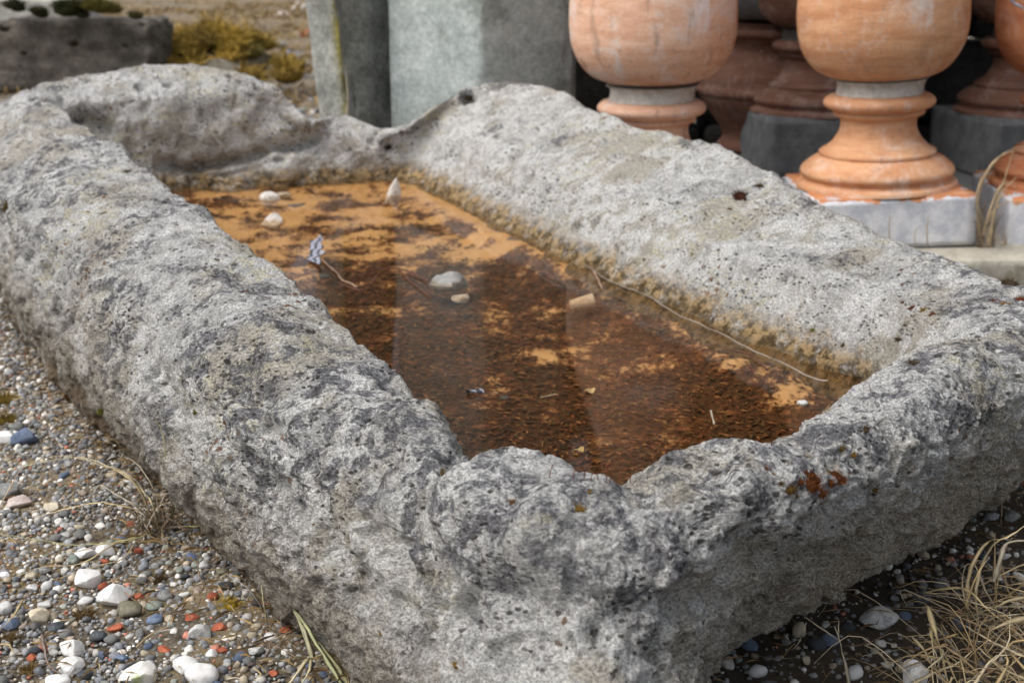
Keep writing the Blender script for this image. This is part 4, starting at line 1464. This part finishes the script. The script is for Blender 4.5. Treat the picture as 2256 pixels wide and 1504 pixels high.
sub_stone('water_stone', 830, 420, 20, 10, 'brick_red', 'small red chip beside the pointed white stone', .6, 40, .082)
sub_stone('water_stone', 1000, 605, 0.1 + 14, 8, 'pale_stone', 'tiny pale chip behind the grey fragment', .6, 41, .078)
sub_stone('water_stone', 716, 610, 22, 12, 'dark_stone', 'small black stone beside the floating twigs', .3, 42, .085)
sub_stone('water_stone', 1112, 877, 20, 10, 'dark_stone', 'small black pebble under the near water', .3, 43, .062)


def ribbon(name, pts, w, col, parent=None, taper=True, fold=.12, mat='grass', sub=5, tip=.15, jit=.28):
    """a grass blade or twig: a folded strip along a smooth path"""
    p = [np.array(q, dtype=float) for q in pts]
    path = []
    n = len(p)
    for i in range(n - 1):
        p0, p1, p2, p3 = p[max(i - 1, 0)], p[i], p[i + 1], p[min(i + 2, n - 1)]
        for k in range(sub):
            t = k / sub
            path.append(.5 * ((2 * p1) + (-p0 + p2) * t + (2 * p0 - 5 * p1 + 4 * p2 - p3) * t * t + (-p0 + 3 * p1 - 3 * p2 + p3) * t ** 3))
    path.append(p[-1])
    path = np.array(path)
    m = len(path)
    seg_ = np.linalg.norm(path[-1] - path[0]) / m
    path[1:-1] += np.random.default_rng(m + int(1e4 * abs(path[0][0]))).normal(size=(m - 2, 3)) * seg_ * (.05 if taper else .035)
    T = np.gradient(path, axis=0)
    T /= np.linalg.norm(T, axis=1)[:, None] + 1e-9
    ref = np.array([0.13, -.35, .92])
    tw = random.uniform(-.9, .9)
    V, C = [], []
    cl = np.array(col) * random.uniform(.8, 1.2)
    for i in range(m):
        s = np.cross(T[i], ref)
        s /= np.linalg.norm(s) + 1e-9
        b = np.cross(s, T[i])
        a = tw * (i / m - .3)
        s, b = s * math.cos(a) + b * math.sin(a), b * math.cos(a) - s * math.sin(a)
        f = i / (m - 1)
        ww = w * ((1 - f) * (1 - tip) + tip if taper else 1) / 2 * (1 + random.uniform(-jit, jit))
        ww *= min(1, .5 + f * 4) if taper else 1
        V += [path[i] - s * ww, path[i] + b * ww * fold * 2, path[i] + s * ww, path[i] - b * ww * .08]
        sh = random.uniform(.8, 1.15) * (.72 + .4 * f)
        C += [cl * sh, cl * sh * 1.08, cl * sh, cl * sh * .92]
    F = []
    for i in range(m - 1):
        for a in range(4):
            F.append((i * 4 + a, i * 4 + (a + 1) % 4, i * 4 + 4 + (a + 1) % 4, i * 4 + 4 + a))
    me = mesh_py(name, V, F, True)
    cattr(me, 'col', np.array(C))
    return obj(name, me, M[mat], parent)


def path_px(lst):
    return [W(*q) for q in lst]


STRAW, GREY_S, DK_S, GRN_S, RED_S = (.50, .38, .20), (.42, .36, .27), (.16, .12, .07), (.28, .30, .13), (.13, .05, .03)
zt = ZW + .002
tg = ribbon('twig', path_px([(1290, 585, zt + .004), (1330, 612, zt), (1362, 628, zt), (1424, 652, zt), (1500, 697, zt), (1575, 729, zt), (1664, 776, zt), (1720, 798, zt), (1790, 832, zt), (1825, 840, zt + .002)]), .0020, (.20, .165, .13), None, False, .7, jit=.4)
tag(tg, 'long thin grey twig floating along the right waterline', 'twig')
for k, (pl, w_, c, lb) in enumerate([
    ([(705, 570, zt), (740, 600, zt), (755, 618, zt), (788, 634, zt)], .0035, (.24, .15, .10), 'short brown forked twig on the water near the grey leaf'),
    ([(740, 640, zt), (790, 612, zt), (830, 595, zt), (880, 592, zt), (945, 620, zt)], .0024, RED_S, 'curved reddish pine needle arching over the water'),
    ([(880, 596, zt), (905, 620, zt), (945, 650, zt)], .0022, RED_S, 'straight reddish needle ending at the grey fragment'),
    ([(745, 622, zt), (800, 640, zt), (830, 605, zt)], .0018, RED_S, 'thin needle crossing the forked twig'),
    ([(1300, 588, zt + .01), (1312, 605, zt + .004), (1326, 636, zt)], .0024, (.28, .18, .13), 'small broken stick poking into the water at the right wall'),
    ([(1600, 770, zt), (1655, 782, zt), (1690, 815, zt)], .0024, RED_S, 'dark reddish stalk on the water by the long twig'),
    ([(1500, 775, zt), (1585, 757, zt)], .0013, (.3, .15, .1), 'fine straw lying across the right water'),
    ([(1566, 905, zt), (1574, 935, zt)], .0022, (.42, .36, .27), 'tiny pale grass tip floating near the trough end'),
    ([(1190, 876, zt), (1224, 868, zt)], .0016, (.42, .33, .2), 'tiny pale straw floating on the dark water'),
    ([(1195, 600, zt), (1245, 622, zt)], .0022, (.12, .07, .05), 'short dark stick near the right wall stain'),
]):
    tag(ribbon('twig', path_px(pl), w_, c, None, False, .7), lb, 'twig')

# crumpled grey leaf, yellow leaf, shell
def mat_leaf():
    m = NT('grey_leaf')
    wv = m.n('TexWave', Scale=70.0, Distortion=6.0, Detail=3.0)
    m.t.links.new(m.coord((.4, 1, 1)), wv.inputs['Vector'])
    return m.finish(m.mix(m.ramp(wv.outputs['Fac'], .25, .45), (.05, .05, .06), (.33, .34, .41)), .7)


M['grey_leaf'] = mat_leaf()
M['yellow_leaf'] = mat_flat('yellow_leaf', (.34, .22, .08), (.50, .38, .20), 120)
lf = [(706, 518), (712, 528), (702, 535), (715, 545), (705, 552), (718, 556), (700, 567), (690, 568), (708, 584), (695, 580), (676, 572), (684, 556), (681, 545), (690, 538), (680, 533), (695, 530)]
Vl = [W(x, y, ZW + .003 + .0012 * ((k * 7) % 3)) for k, (x, y) in enumerate(lf)]
cl_ = np.array(Vl).mean(0)
Vl2 = [tuple(cl_)] + Vl + [(a, b, c + .0012) for a, b, c in [tuple(cl_)] + Vl]
n1 = len(Vl)
Fl = [(0, 1 + k, 1 + (k + 1) % n1) for k in range(n1)] + [(n1 + 1, n1 + 2 + (k + 1) % n1, n1 + 2 + k) for k in range(n1)]
tag(obj('dead_leaf', mesh_py('dead_leaf', Vl2, Fl), M['grey_leaf']), 'crumpled jagged grey leaf floating at the left of the water', 'leaf')


def leaf_at(px, py, w, h, mat, label, ang):
    p = W(px, py, ZW + .002)
    s = w / FPX * math.dist(p, (0, 0, CAM_H)) / 2
    V, F = [], []
    n = 12
    for lay in (0, .0008):
        for k in range(n):
            a = k / n * 6.283
            r = 1 + .18 * math.sin(a * 3 + px)
            x, y = math.cos(a) * s * r, math.sin(a) * s * h / w * 1.6 * r
            V.append((p[0] + x * math.cos(ang) - y * math.sin(ang), p[1] + x * math.sin(ang) + y * math.cos(ang), p[2] + lay + .002 * math.sin(a * 2)))
    F = [tuple(range(n))[::-1], tuple(range(n, 2 * n))] + [(k, (k + 1) % n, n + (k + 1) % n, n + k) for k in range(n)]
    return tag(obj('dead_leaf', mesh_py('dead_leaf', V, F), M[mat]), label, 'leaf')


leaf_at(1275, 992, 26, 9, 'yellow_leaf', 'small yellow leaf floating near the near rim', .25)
leaf_at(1300, 861, 22, 12, 'yellow_leaf', 'pale yellow leaf floating in mid water', -.2)
leaf_at(1046, 862, 40, 7, 'grey_leaf', 'thin grey leaf scrap floating on the near left water', .15)
# broken snail shell and a shell ring
sh = sub_stone('snail_shell', 1768, 890, 22, 14, 'pale_stone', 'tiny pale snail shell floating near the trough end', .1, 51, ZW - .002, cat='shell')
c_ = W(1283, 690, .075)
dist = math.dist(c_, (0, 0, CAM_H))
Vt, Ft = [], []
for k in range(9):
    f = k / 8
    for a in range(16):
        an = a / 16 * 6.283
        rr = (.0085 + .004 * f) * (1 + .08 * math.sin(3 * an))
        Vt.append((f * .030 - .015, math.cos(an) * rr, math.sin(an) * rr + .004))
for k in range(8):
    for a in range(16):
        Ft.append((k * 16 + a, k * 16 + (a + 1) % 16, k * 16 + 16 + (a + 1) % 16, k * 16 + 16 + a))
Ft.append(tuple(range(16))[::-1])
pf = obj('pipe_fragment', mesh_py('pipe_fragment', Vt, Ft, True), mk_stone_mat('clay_pipe', (.40, .33, .25), (.52, .45, .36), scale=60), None, (c_[0], c_[1], .083), (0, R(-8), R(10)))
tag(pf, 'short hollow clay fragment lying in the water', 'clay fragment')

# ------------------------------------------------------------------ dry grass
GR = 'grass_blade'
lt = empty('grass_tuft', W(345, 1165, 0))
tag(lt, 'sparse dry grass tuft with long arching blades at the foot of the trough', 'grass tuft')
base = np.array(lt.location)
LB = [
    ([(350, 1165, 0), (330, 1100, .03), (265, 1040, .04), (180, 1008, .04), (80, 1020, .03), (0, 1037, .02)], .0032, (.50, .44, .27)),
    ([(345, 1160, 0), (290, 1055, .045), (215, 1022, .045), (130, 1003, .04), (60, 1022, .03), (-10, 1042, .02)], .0026, STRAW),
    ([(345, 1165, 0), (320, 1130, .02), (260, 1112, .03), (200, 1108, .03), (120, 1128, .02), (70, 1140, .01)], .0028, STRAW),
    ([(340, 1172, 0), (300, 1185, .015), (230, 1196, .012), (160, 1200, .01), (90, 1190, .008), (0, 1176, .006)], .0026, (.42, .40, .18)),
    ([(335, 1168, 0), (290, 1190, .012), (220, 1200, .015), (170, 1215, .01), (130, 1225, .006)], .0022, STRAW),
    ([(345, 1160, 0), (300, 1115, .03), (250, 1085, .04), (222, 1068, .045), (205, 1085, .04), (185, 1110, .03)], .0026, GREY_S),
    ([(350, 1155, 0), (310, 1070, .05), (255, 1030, .06), (225, 1038, .055), (212, 1065, .045)], .0018, GREY_S),
    ([(355, 1160, 0), (345, 1100, .04), (330, 1060, .06), (300, 1020, .07), (272, 1005, .07)], .0018, GREY_S),
    ([(370, 1160, 0), (385, 1110, .05), (370, 1040, .09), (360, 960, .12), (345, 930, .12), (310, 925, .11)], .0020, (.26, .24, .12)),
    ([(372, 1160, 0), (382, 1090, .05), (372, 1020, .09), (350, 940, .12), (335, 900, .13)], .0016, (.24, .20, .11)),
    ([(350, 1168, 0), (370, 1195, .005), (362, 1230, .002)], .0020, (.30, .23, .14)),
    ([(355, 1165, 0), (395, 1160, .02), (412, 1175, .015), (418, 1210, .004)], .0018, (.30, .2, .14)),
    ([(365, 1168, 0), (420, 1158, .03), (470, 1170, .03), (540, 1225, .02), (600, 1290, .02), (640, 1345, .02)], .0024, (.34, .30, .13)),
    ([(330, 1170, 0), (250, 1200, .012), (180, 1240, .008), (90, 1250, .004), (0, 1282, .003)], .0030, (.48, .38, .2)),
    ([(300, 1190, .0), (270, 1230, .008), (200, 1250, .006), (120, 1275, .003)], .0018, STRAW),
    ([(352, 1160, 0), (340, 1120, .03), (352, 1085, .05), (380, 1080, .05), (372, 1110, .04)], .0013, GREY_S),
]
for pl, w_, c in LB:
    ribbon(GR, [np.array(q) - base for q in path_px(pl)], w_, c, lt)
for k in range(60):
    a = random.uniform(0, 6.28)
    L_ = random.uniform(.015, .055)
    s = np.array([random.gauss(0, .009), random.gauss(0, .009), -.003])
    e = s + np.array([math.cos(a) * L_, math.sin(a) * L_ * .7 - .008, random.uniform(.003, .035)])
    mdd = (s + e) / 2 + np.array([0, 0, L_ * .35])
    ribbon(GR, [s, mdd, e], random.uniform(.0010, .0022), random.choice([GREY_S, DK_S, (.26, .19, .11), (.2, .13, .09)]), lt, sub=3)

st = empty('bent_grass', W(735, 1500, 0))
tag(st, 'bent green and straw grass stems against the near left face of the trough', 'grass stem')
base = np.array(st.location)
for pl, w_, c in [
    ([(760, 1515, .0), (700, 1420, .02), (650, 1340, .035), (612, 1295, .045), (575, 1240, .05), (520, 1195, .05)], .0040, (.36, .37, .20)),
    ([(690, 1450, .004), (672, 1390, .02), (640, 1330, .035), (610, 1290, .045)], .0042, (.48, .44, .28)),
    ([(686, 1450, .004), (660, 1370, .022), (620, 1305, .04)], .0030, (.40, .40, .26)),
    ([(682, 1440, .004), (678, 1400, .015), (650, 1340, .03)], .0028, (.50, .46, .3)),
    ([(770, 1510, .0), (735, 1455, .01), (690, 1400, .022), (655, 1362, .03)], .0044, (.34, .32, .17)),
    ([(683, 1445, .004), (660, 1475, .006), (630, 1512, .003)], .0048, (.48, .42, .26)),
    ([(684, 1448, .004), (682, 1475, .007), (660, 1512, .003)], .0040, (.46, .40, .24)),
    ([(690, 1446, .004), (715, 1438, .006), (740, 1420, .004)], .0020, (.42, .36, .2)),
    ([(592, 1390, .0), (585, 1350, .02), (578, 1310, .035), (575, 1272, .04)], .0018, (.40, .37, .2)),
    ([(582, 1350, .0), (570, 1325, .012), (540, 1290, .025), (495, 1262, .028)], .0032, (.34, .31, .27)),
    ([(575, 1460, .002), (595, 1420, .006), (560, 1400, .004)], .0012, (.3, .2, .14)),
]:
    ribbon(GR, [np.array(q) - base for q in path_px(pl)], w_, c, st)

# straw and needles lying about on the gravel
TW = [([(245, 1275, .006), (270, 1300, .006), (297, 1322, .004)], .0024, (.42, .24, .16), 'thin pinkish stick lying beside the five-sided white stone'),
      ([(300, 1425, .004), (330, 1398, .006), (375, 1378, .004)], .0022, STRAW, 'straw lying right of the red shard under the olive pebble'),
      ([(340, 1392, .004), (392, 1382, .005)], .0022, (.5, .45, .38), 'pale straw lying beside the quartz chip'),
      ([(92, 1395, .004), (98, 1430, .006), (108, 1465, .006), (135, 1485, .004)], .0030, (.22, .16, .13), 'curved brown twig left of the paired white pebbles'),
      ([(50, 1320, .005), (30, 1355, .006), (0, 1385, .005)], .0030, STRAW, 'bent straw at the lower left frame edge'),
      ([(435, 1222, .01), (440, 1270, .012), (460, 1300, .008), (465, 1312, .004)], .0016, (.25, .18, .12), 'thin dark twig in the shade near the trough foot'),
      ([(0, 1418, .004), (20, 1420, .006), (32, 1440, .003)], .0040, STRAW, 'curled straw at the left frame edge'),
      ([(560, 1470, .003), (575, 1485, .006), (556, 1500, .003)], .0030, (.46, .36, .2), 'curled straw near the bottom frame'),
      ([(500, 1495, .003), (520, 1492, .004), (545, 1500, .003)], .0020, (.5, .42, .3), 'short pale straw near the bottom frame'),
      ([(585, 1408, .003), (640, 1440, .004), (655, 1450, .003)], .0014, (.3, .2, .13), 'thin brown stalk below the red shard'),
      ([(0, 1115, .02), (35, 1050, .03), (58, 1022, .03)], .0022, (.42, .3, .2), 'straw standing up at the left frame edge'),
      ([(0, 1175, .004), (20, 1182, .005), (38, 1198, .004)], .0026, STRAW, 'short straw at the left frame edge above white pebbles')]
for pl, w_, c, lb in TW:
    tag(ribbon('straw', path_px(pl), w_, c, None), lb, 'straw')
# knots of brown moss and needles between the pebbles
for k, (px, py, r, c, lb) in enumerate([(505, 1328, 24, (.42, .30, .03), 'bright yellow moss tuft near the trough foot'), (185, 1350, 24, (.13, .085, .035), 'brown tangle of dead moss and straw among the pebbles'),
                                     (348, 1272, 18, (.085, .055, .025), 'dark brown dead moss clump below the grass tuft'), (20, 1400, 20, (.14, .095, .04), 'brown moss clump at the left frame edge'),
                                     (8, 880, 26, (.22, .155, .035), 'ochre moss patch at the left frame edge beside the trough'), (10, 920, 22, (.20, .14, .03), 'ochre moss patch above the large blue stone'),
                                     (470, 1470, 20, (.22, .14, .05), 'tangle of orange brown needles behind the largest white pebble'), (60, 1470, 22, (.20, .13, .05), 'needle tangle at the lower left corner')]):
    p = W(px, py, 0)
    o = moss_cushion('moss_clump', (p[0], p[1], -.004), r / FPX * math.dist(p, (0, 0, CAM_H)), c, 260, .55, .5, 700 + k, thick=.035)
    tag(o, lb, 'moss')

# needle litter on the ground, left side
NV, NF, NC = [], [], []
nxy = np.stack([rng.uniform(-.9, .1, 9000), rng.uniform(.72, 2.1, 9000)], 1)
nx2 = np.stack([rng.uniform(-.05, .8, 4000), rng.uniform(.7, 1.6, 4000)], 1)
nx2 = nx2[right_ground(nx2[:, 0], nx2[:, 1])][:900]
nx3 = A[rng.integers(0, len(A), 4000), 1, :2] + rng.normal(size=(4000, 2)) * .025
nx3 = nx3[left_ground(nx3[:, 0], nx3[:, 1])][:800]
nxy = nxy[left_ground(nxy[:, 0], nxy[:, 1]) & (bareP(nxy[:, 0], nxy[:, 1], 15) > 0)][:1300]
nxy = np.concatenate([nxy, nx2, nx3])
for k, (x, y) in enumerate(nxy.tolist()):
    a, L_ = rng.random() * 6.283, rng.uniform(.004, .014)
    w_ = .0005
    z0 = .002 + rng.random() * .006
    dx, dy = math.cos(a) * L_, math.sin(a) * L_
    b = len(NV)
    NV += [(x - dx - dy / L_ * w_, y - dy + dx / L_ * w_, z0), (x - dx + dy / L_ * w_, y - dy - dx / L_ * w_, z0), (x + dx, y + dy, z0 + rng.uniform(-.002, .004)), (x, y, z0 + .002)]
    NF += [(b, b + 1, b + 2, b + 3)]
    c = np.array([(.34, .22, .09), (.22, .13, .055), (.42, .31, .16)][k % 3]) * rng.uniform(.7, 1.2) * (.6 if k > 1300 else 1)
    NC += [c] * 4
nme = mesh_np('needle_litter', np.array(NV), np.array(NF), False)
cattr(nme, 'col', np.array(NC))
tag(obj('needle_litter', nme, M['grass']), 'fine brown needles scattered over the gravel', kind='stuff')

# short dead grass and moss over the ground behind
DV, DF, DC = [], [], []
dxy = np.stack([rng.uniform(-4.5, .1, 40000), rng.uniform(2.8, 11, 40000)], 1)
dxy = dxy[far_ground(dxy[:, 0], dxy[:, 1])]
dxy = dxy[bareP(dxy[:, 0], dxy[:, 1], 2.1) + .5 * bareP(dxy[:, 0], dxy[:, 1], 7) > -.12][:9000]
for k, (x, y) in enumerate(dxy.tolist()):
    a, L_ = rng.random() * 6.283, rng.uniform(.015, .055)
    w_ = rng.uniform(.001, .0025)
    dx, dy = math.cos(a), math.sin(a)
    zt_ = rng.uniform(.002, .03)
    b = len(DV)
    DV += [(x - dy * w_, y + dx * w_, -.003), (x + dy * w_, y - dx * w_, -.003), (x + dx * L_ * .6 + dy * w_, y + dy * L_ * .6 - dx * w_, zt_), (x + dx * L_, y + dy * L_, zt_ * rng.uniform(.3, 1.2))]
    DF.append((b, b + 1, b + 2, b + 3))
    DC += [np.array([(.30, .20, .08), (.20, .13, .06), (.38, .28, .14), (.26, .17, .05)][k % 4]) * rng.uniform(.6, 1.2)] * 4
dme = mesh_np('dead_grass', np.array(DV), np.array(DF), False)
cattr(dme, 'col', np.array(DC))
tag(obj('dead_grass', dme, M['grass']), 'short brown dead grass on the ground behind the trough', kind='stuff')

# straw tussock at lower right
rt_ = empty('straw_tussock', W(2200, 1440, 0))
tag(rt_, 'thick tangle of dry straw grass right of the trough end', 'grass tussock')
base = np.array(rt_.location)
RB = [
    ([(2150, 1390, 0), (2130, 1330, .03), (2140, 1250, .06), (2175, 1195, .08), (2215, 1185, .09), (2270, 1150, .10)], .0058, (.56, .43, .25)),
    ([(2160, 1400, 0), (2150, 1310, .04), (2165, 1240, .06), (2195, 1195, .08), (2240, 1170, .09)], .0048, (.58, .46, .28)),
    ([(2125, 1390, 0), (2128, 1340, .03), (2150, 1270, .06), (2180, 1225, .07)], .0040, (.50, .36, .18)),
    ([(2190, 1280, .05), (2205, 1230, .07), (2220, 1195, .08), (2270, 1190, .08)], .0060, (.62, .54, .40)),
    ([(2035, 1306, .03), (2080, 1296, .04), (2130, 1298, .045), (2175, 1340, .035), (2230, 1385, .02), (2270, 1420, .01)], .0042, (.52, .40, .2)),
    ([(2270, 1315, .05), (2230, 1320, .05), (2190, 1340, .04), (2165, 1370, .02)], .0042, (.52, .42, .24)),
    ([(2045, 1335, .05), (2060, 1390, .04), (2075, 1440, .02), (2090, 1515, 0)], .0056, (.58, .46, .24)),
    ([(2060, 1370, .04), (2052, 1400, .035), (2080, 1440, .02), (2115, 1515, 0)], .0050, (.55, .43, .22)),
    ([(2010, 1402, .03), (2035, 1430, .025), (2060, 1480, .01)], .0036, (.48, .38, .22)),
    ([(1905, 1420, .02), (1940, 1440, .02), (1970, 1480, .01), (2000, 1512, 0)], .0034, (.48, .40, .26)),
    ([(1905, 1420, .02), (1925, 1418, .02), (1935, 1430, .018), (1915, 1438, .012), (1905, 1428, .01)], .0012, (.42, .36, .25)),
    ([(2125, 1320, .04), (2120, 1280, .05), (2128, 1245, .055), (2150, 1242, .05)], .0018, (.45, .36, .22)),
    ([(2110, 1395, .02), (2060, 1410, .02), (2010, 1415, .012)], .0030, (.46, .32, .14)),
    ([(2270, 1360, .04), (2220, 1370, .04), (2180, 1390, .03), (2165, 1410, .01)], .0060, (.56, .44, .26)),
    ([(2270, 1450, .03), (2200, 1420, .03), (2140, 1385, .025), (2115, 1370, .02)], .0040, (.58, .48, .3)),
    ([(2270, 1500, .02), (2210, 1470, .02), (2150, 1420, .015), (2120, 1390, .01)], .0036, (.5, .4, .24)),
    ([(2000, 1512, .0), (2060, 1480, .012), (2110, 1460, .02), (2145, 1430, .02)], .0038, (.55, .45, .28)),
    ([(2206, 1160, .0), (2207, 1120, .02), (2208, 1105, .025)], .0020, (.36, .26, .16)),
    ([(2256, 1150, .0), (2245, 1115, .03), (2238, 1098, .04)], .0030, (.46, .36, .2)),
]
for pl, w_, c in RB:
    ribbon(GR, [np.array(q) - base for q in path_px(pl)], w_, c, rt_)
for k in range(230):
    px, py = random.uniform(2030, 2420), random.uniform(1290, 1580)
    if py < 1300 + (2200 - px) * .55 or (px < 2080 and random.random() < .6): continue
    s = np.array(W(px, py, random.uniform(0, .012)))
    a = random.uniform(0, 6.28)
    L_ = random.uniform(.03, .10)
    e = s + np.array([math.cos(a) * L_, math.sin(a) * L_ * .8, random.uniform(-.01, .04)])
    e[2] = max(e[2], .001)
    mdd = (s + e) / 2 + np.array([random.gauss(0, .012), random.gauss(0, .012), L_ * random.uniform(.05, .35)])
    c = random.choice([STRAW, (.56, .44, .25), (.44, .31, .15), (.60, .50, .33), (.36, .25, .13), (.30, .22, .13)])
    ribbon(GR, [s - base, mdd - base, e - base], random.choice([.0012, .0016, .0022, .0036]), c, rt_, sub=4)
ss = empty('forked_straw', W(1868, 1510, 0))
tag(ss, 'single pale forked straw standing in front of the trough end', 'grass stem')
base = np.array(ss.location)
for pl, w_ in [([(1872, 1512, 0), (1862, 1460, .02), (1848, 1400, .045), (1848, 1362, .06)], .0042), ([(1848, 1410, .04), (1820, 1390, .05), (1772, 1358, .06)], .0022), ([(1848, 1400, .044), (1838, 1378, .05)], .0020)]:
    ribbon(GR, [np.array(q) - base for q in path_px(pl)], w_, (.62, .54, .38), ss)
for pl, w_, c, lb in [([(1745, 1430, .01), (1760, 1415, .02), (1772, 1385, .035), (1776, 1370, .04)], .0030, (.56, .50, .38), 'short pale straw against the trough end'),
                      ([(1860, 1422, .01), (1915, 1415, .014), (1960, 1385, .01)], .0016, (.3, .2, .12), 'thin brown straw in front of the pale bean-shaped stone'),
                      ([(1900, 1444, .006), (1940, 1436, .01), (1985, 1430, .008)], .0016, (.5, .45, .35), 'thin pale straw at the lower right'),
                      ([(1665, 1440, .004), (1700, 1450, .006), (1760, 1448, .004)], .0018, (.2, .16, .11), 'dark straw in the shade under the trough end')]:
    tag(ribbon('straw', path_px(pl), w_, c, None), lb, 'straw')

# dry grass growing beside the orange baluster
bg_ = empty('grass_tuft', WY(2180, 545, 2.28))
tag(bg_, 'curling dry grass beside the plinth of the orange baluster', 'grass tuft')
base = np.array(bg_.location)
for k, pl in enumerate([[(2165, 540), (2155, 460), (2170, 390), (2215, 335), (2262, 322)], [(2160, 530), (2150, 440), (2175, 375), (2210, 340), (2256, 330)], [(2185, 545), (2165, 480), (2150, 445)],
                        [(2175, 540), (2195, 450), (2215, 390), (2232, 330)], [(2165, 520), (2185, 470), (2220, 445), (2262, 450)], [(2215, 540), (2195, 530), (2186, 490), (2187, 460)], [(2215, 540), (2214, 520), (2203, 508), (2198, 515)],
                        [(2170, 500), (2190, 440), (2210, 405), (2235, 410), (2240, 430)], [(2180, 545), (2190, 480), (2205, 430), (2240, 390)], [(2170, 545), (2160, 520), (2158, 470)]]):
    ribbon(GR, [np.array(WY(x, y, 2.28 - .02 * math.sin(k))) - base for x, y in pl], .0062, (.44, .33, .20), bg_)
for k in range(22):
    x = 2150 + random.random() * 40
    ribbon(GR, [np.array(WY(x, 548, 2.3)) - base, np.array(WY(x + random.uniform(-12, 12), 500, 2.3)) - base, np.array(WY(x + random.uniform(-25, 25), random.uniform(440, 500), 2.3)) - base], .0035, (.20, .14, .09), bg_, sub=3)
for px, pt in ((2045, 470), (1962, 460), (2018, 500)):
    sg = ribbon('straw', [WY(px, 545, 2.05), WY(px - 3, (545 + pt) / 2, 2.05), WY(px + 1, pt, 2.05)], .0045, (.48, .38, .25))
    tag(sg, {2045: 'tallest thin straw standing before the white plinth', 1962: 'left thin straw standing before the white plinth', 2018: 'short straw between two others before the white plinth'}[px], 'straw')
sg = ribbon('straw', [WY(765, 260, 2.75), WY(766, 200, 2.75), WY(760, 148, 2.75)], .006, (.42, .36, .28))
tag(sg, 'dry stalk standing in front of the leaning slab', 'straw')
M['wire'] = mat_flat('wire', (.25, .24, .28), (.34, .33, .38), 50, .5, .4)
wr = ribbon('wire', [WY(2215, -12, 2.1), WY(2232, 8, 2.1), WY(2262, 26, 2.1)], .005, (.3, .3, .34), None, False, .7)
wr.data.materials.clear()
wr.data.materials.append(M['wire'])
tag(wr, 'grey wire crossing the upper right corner', 'wire')
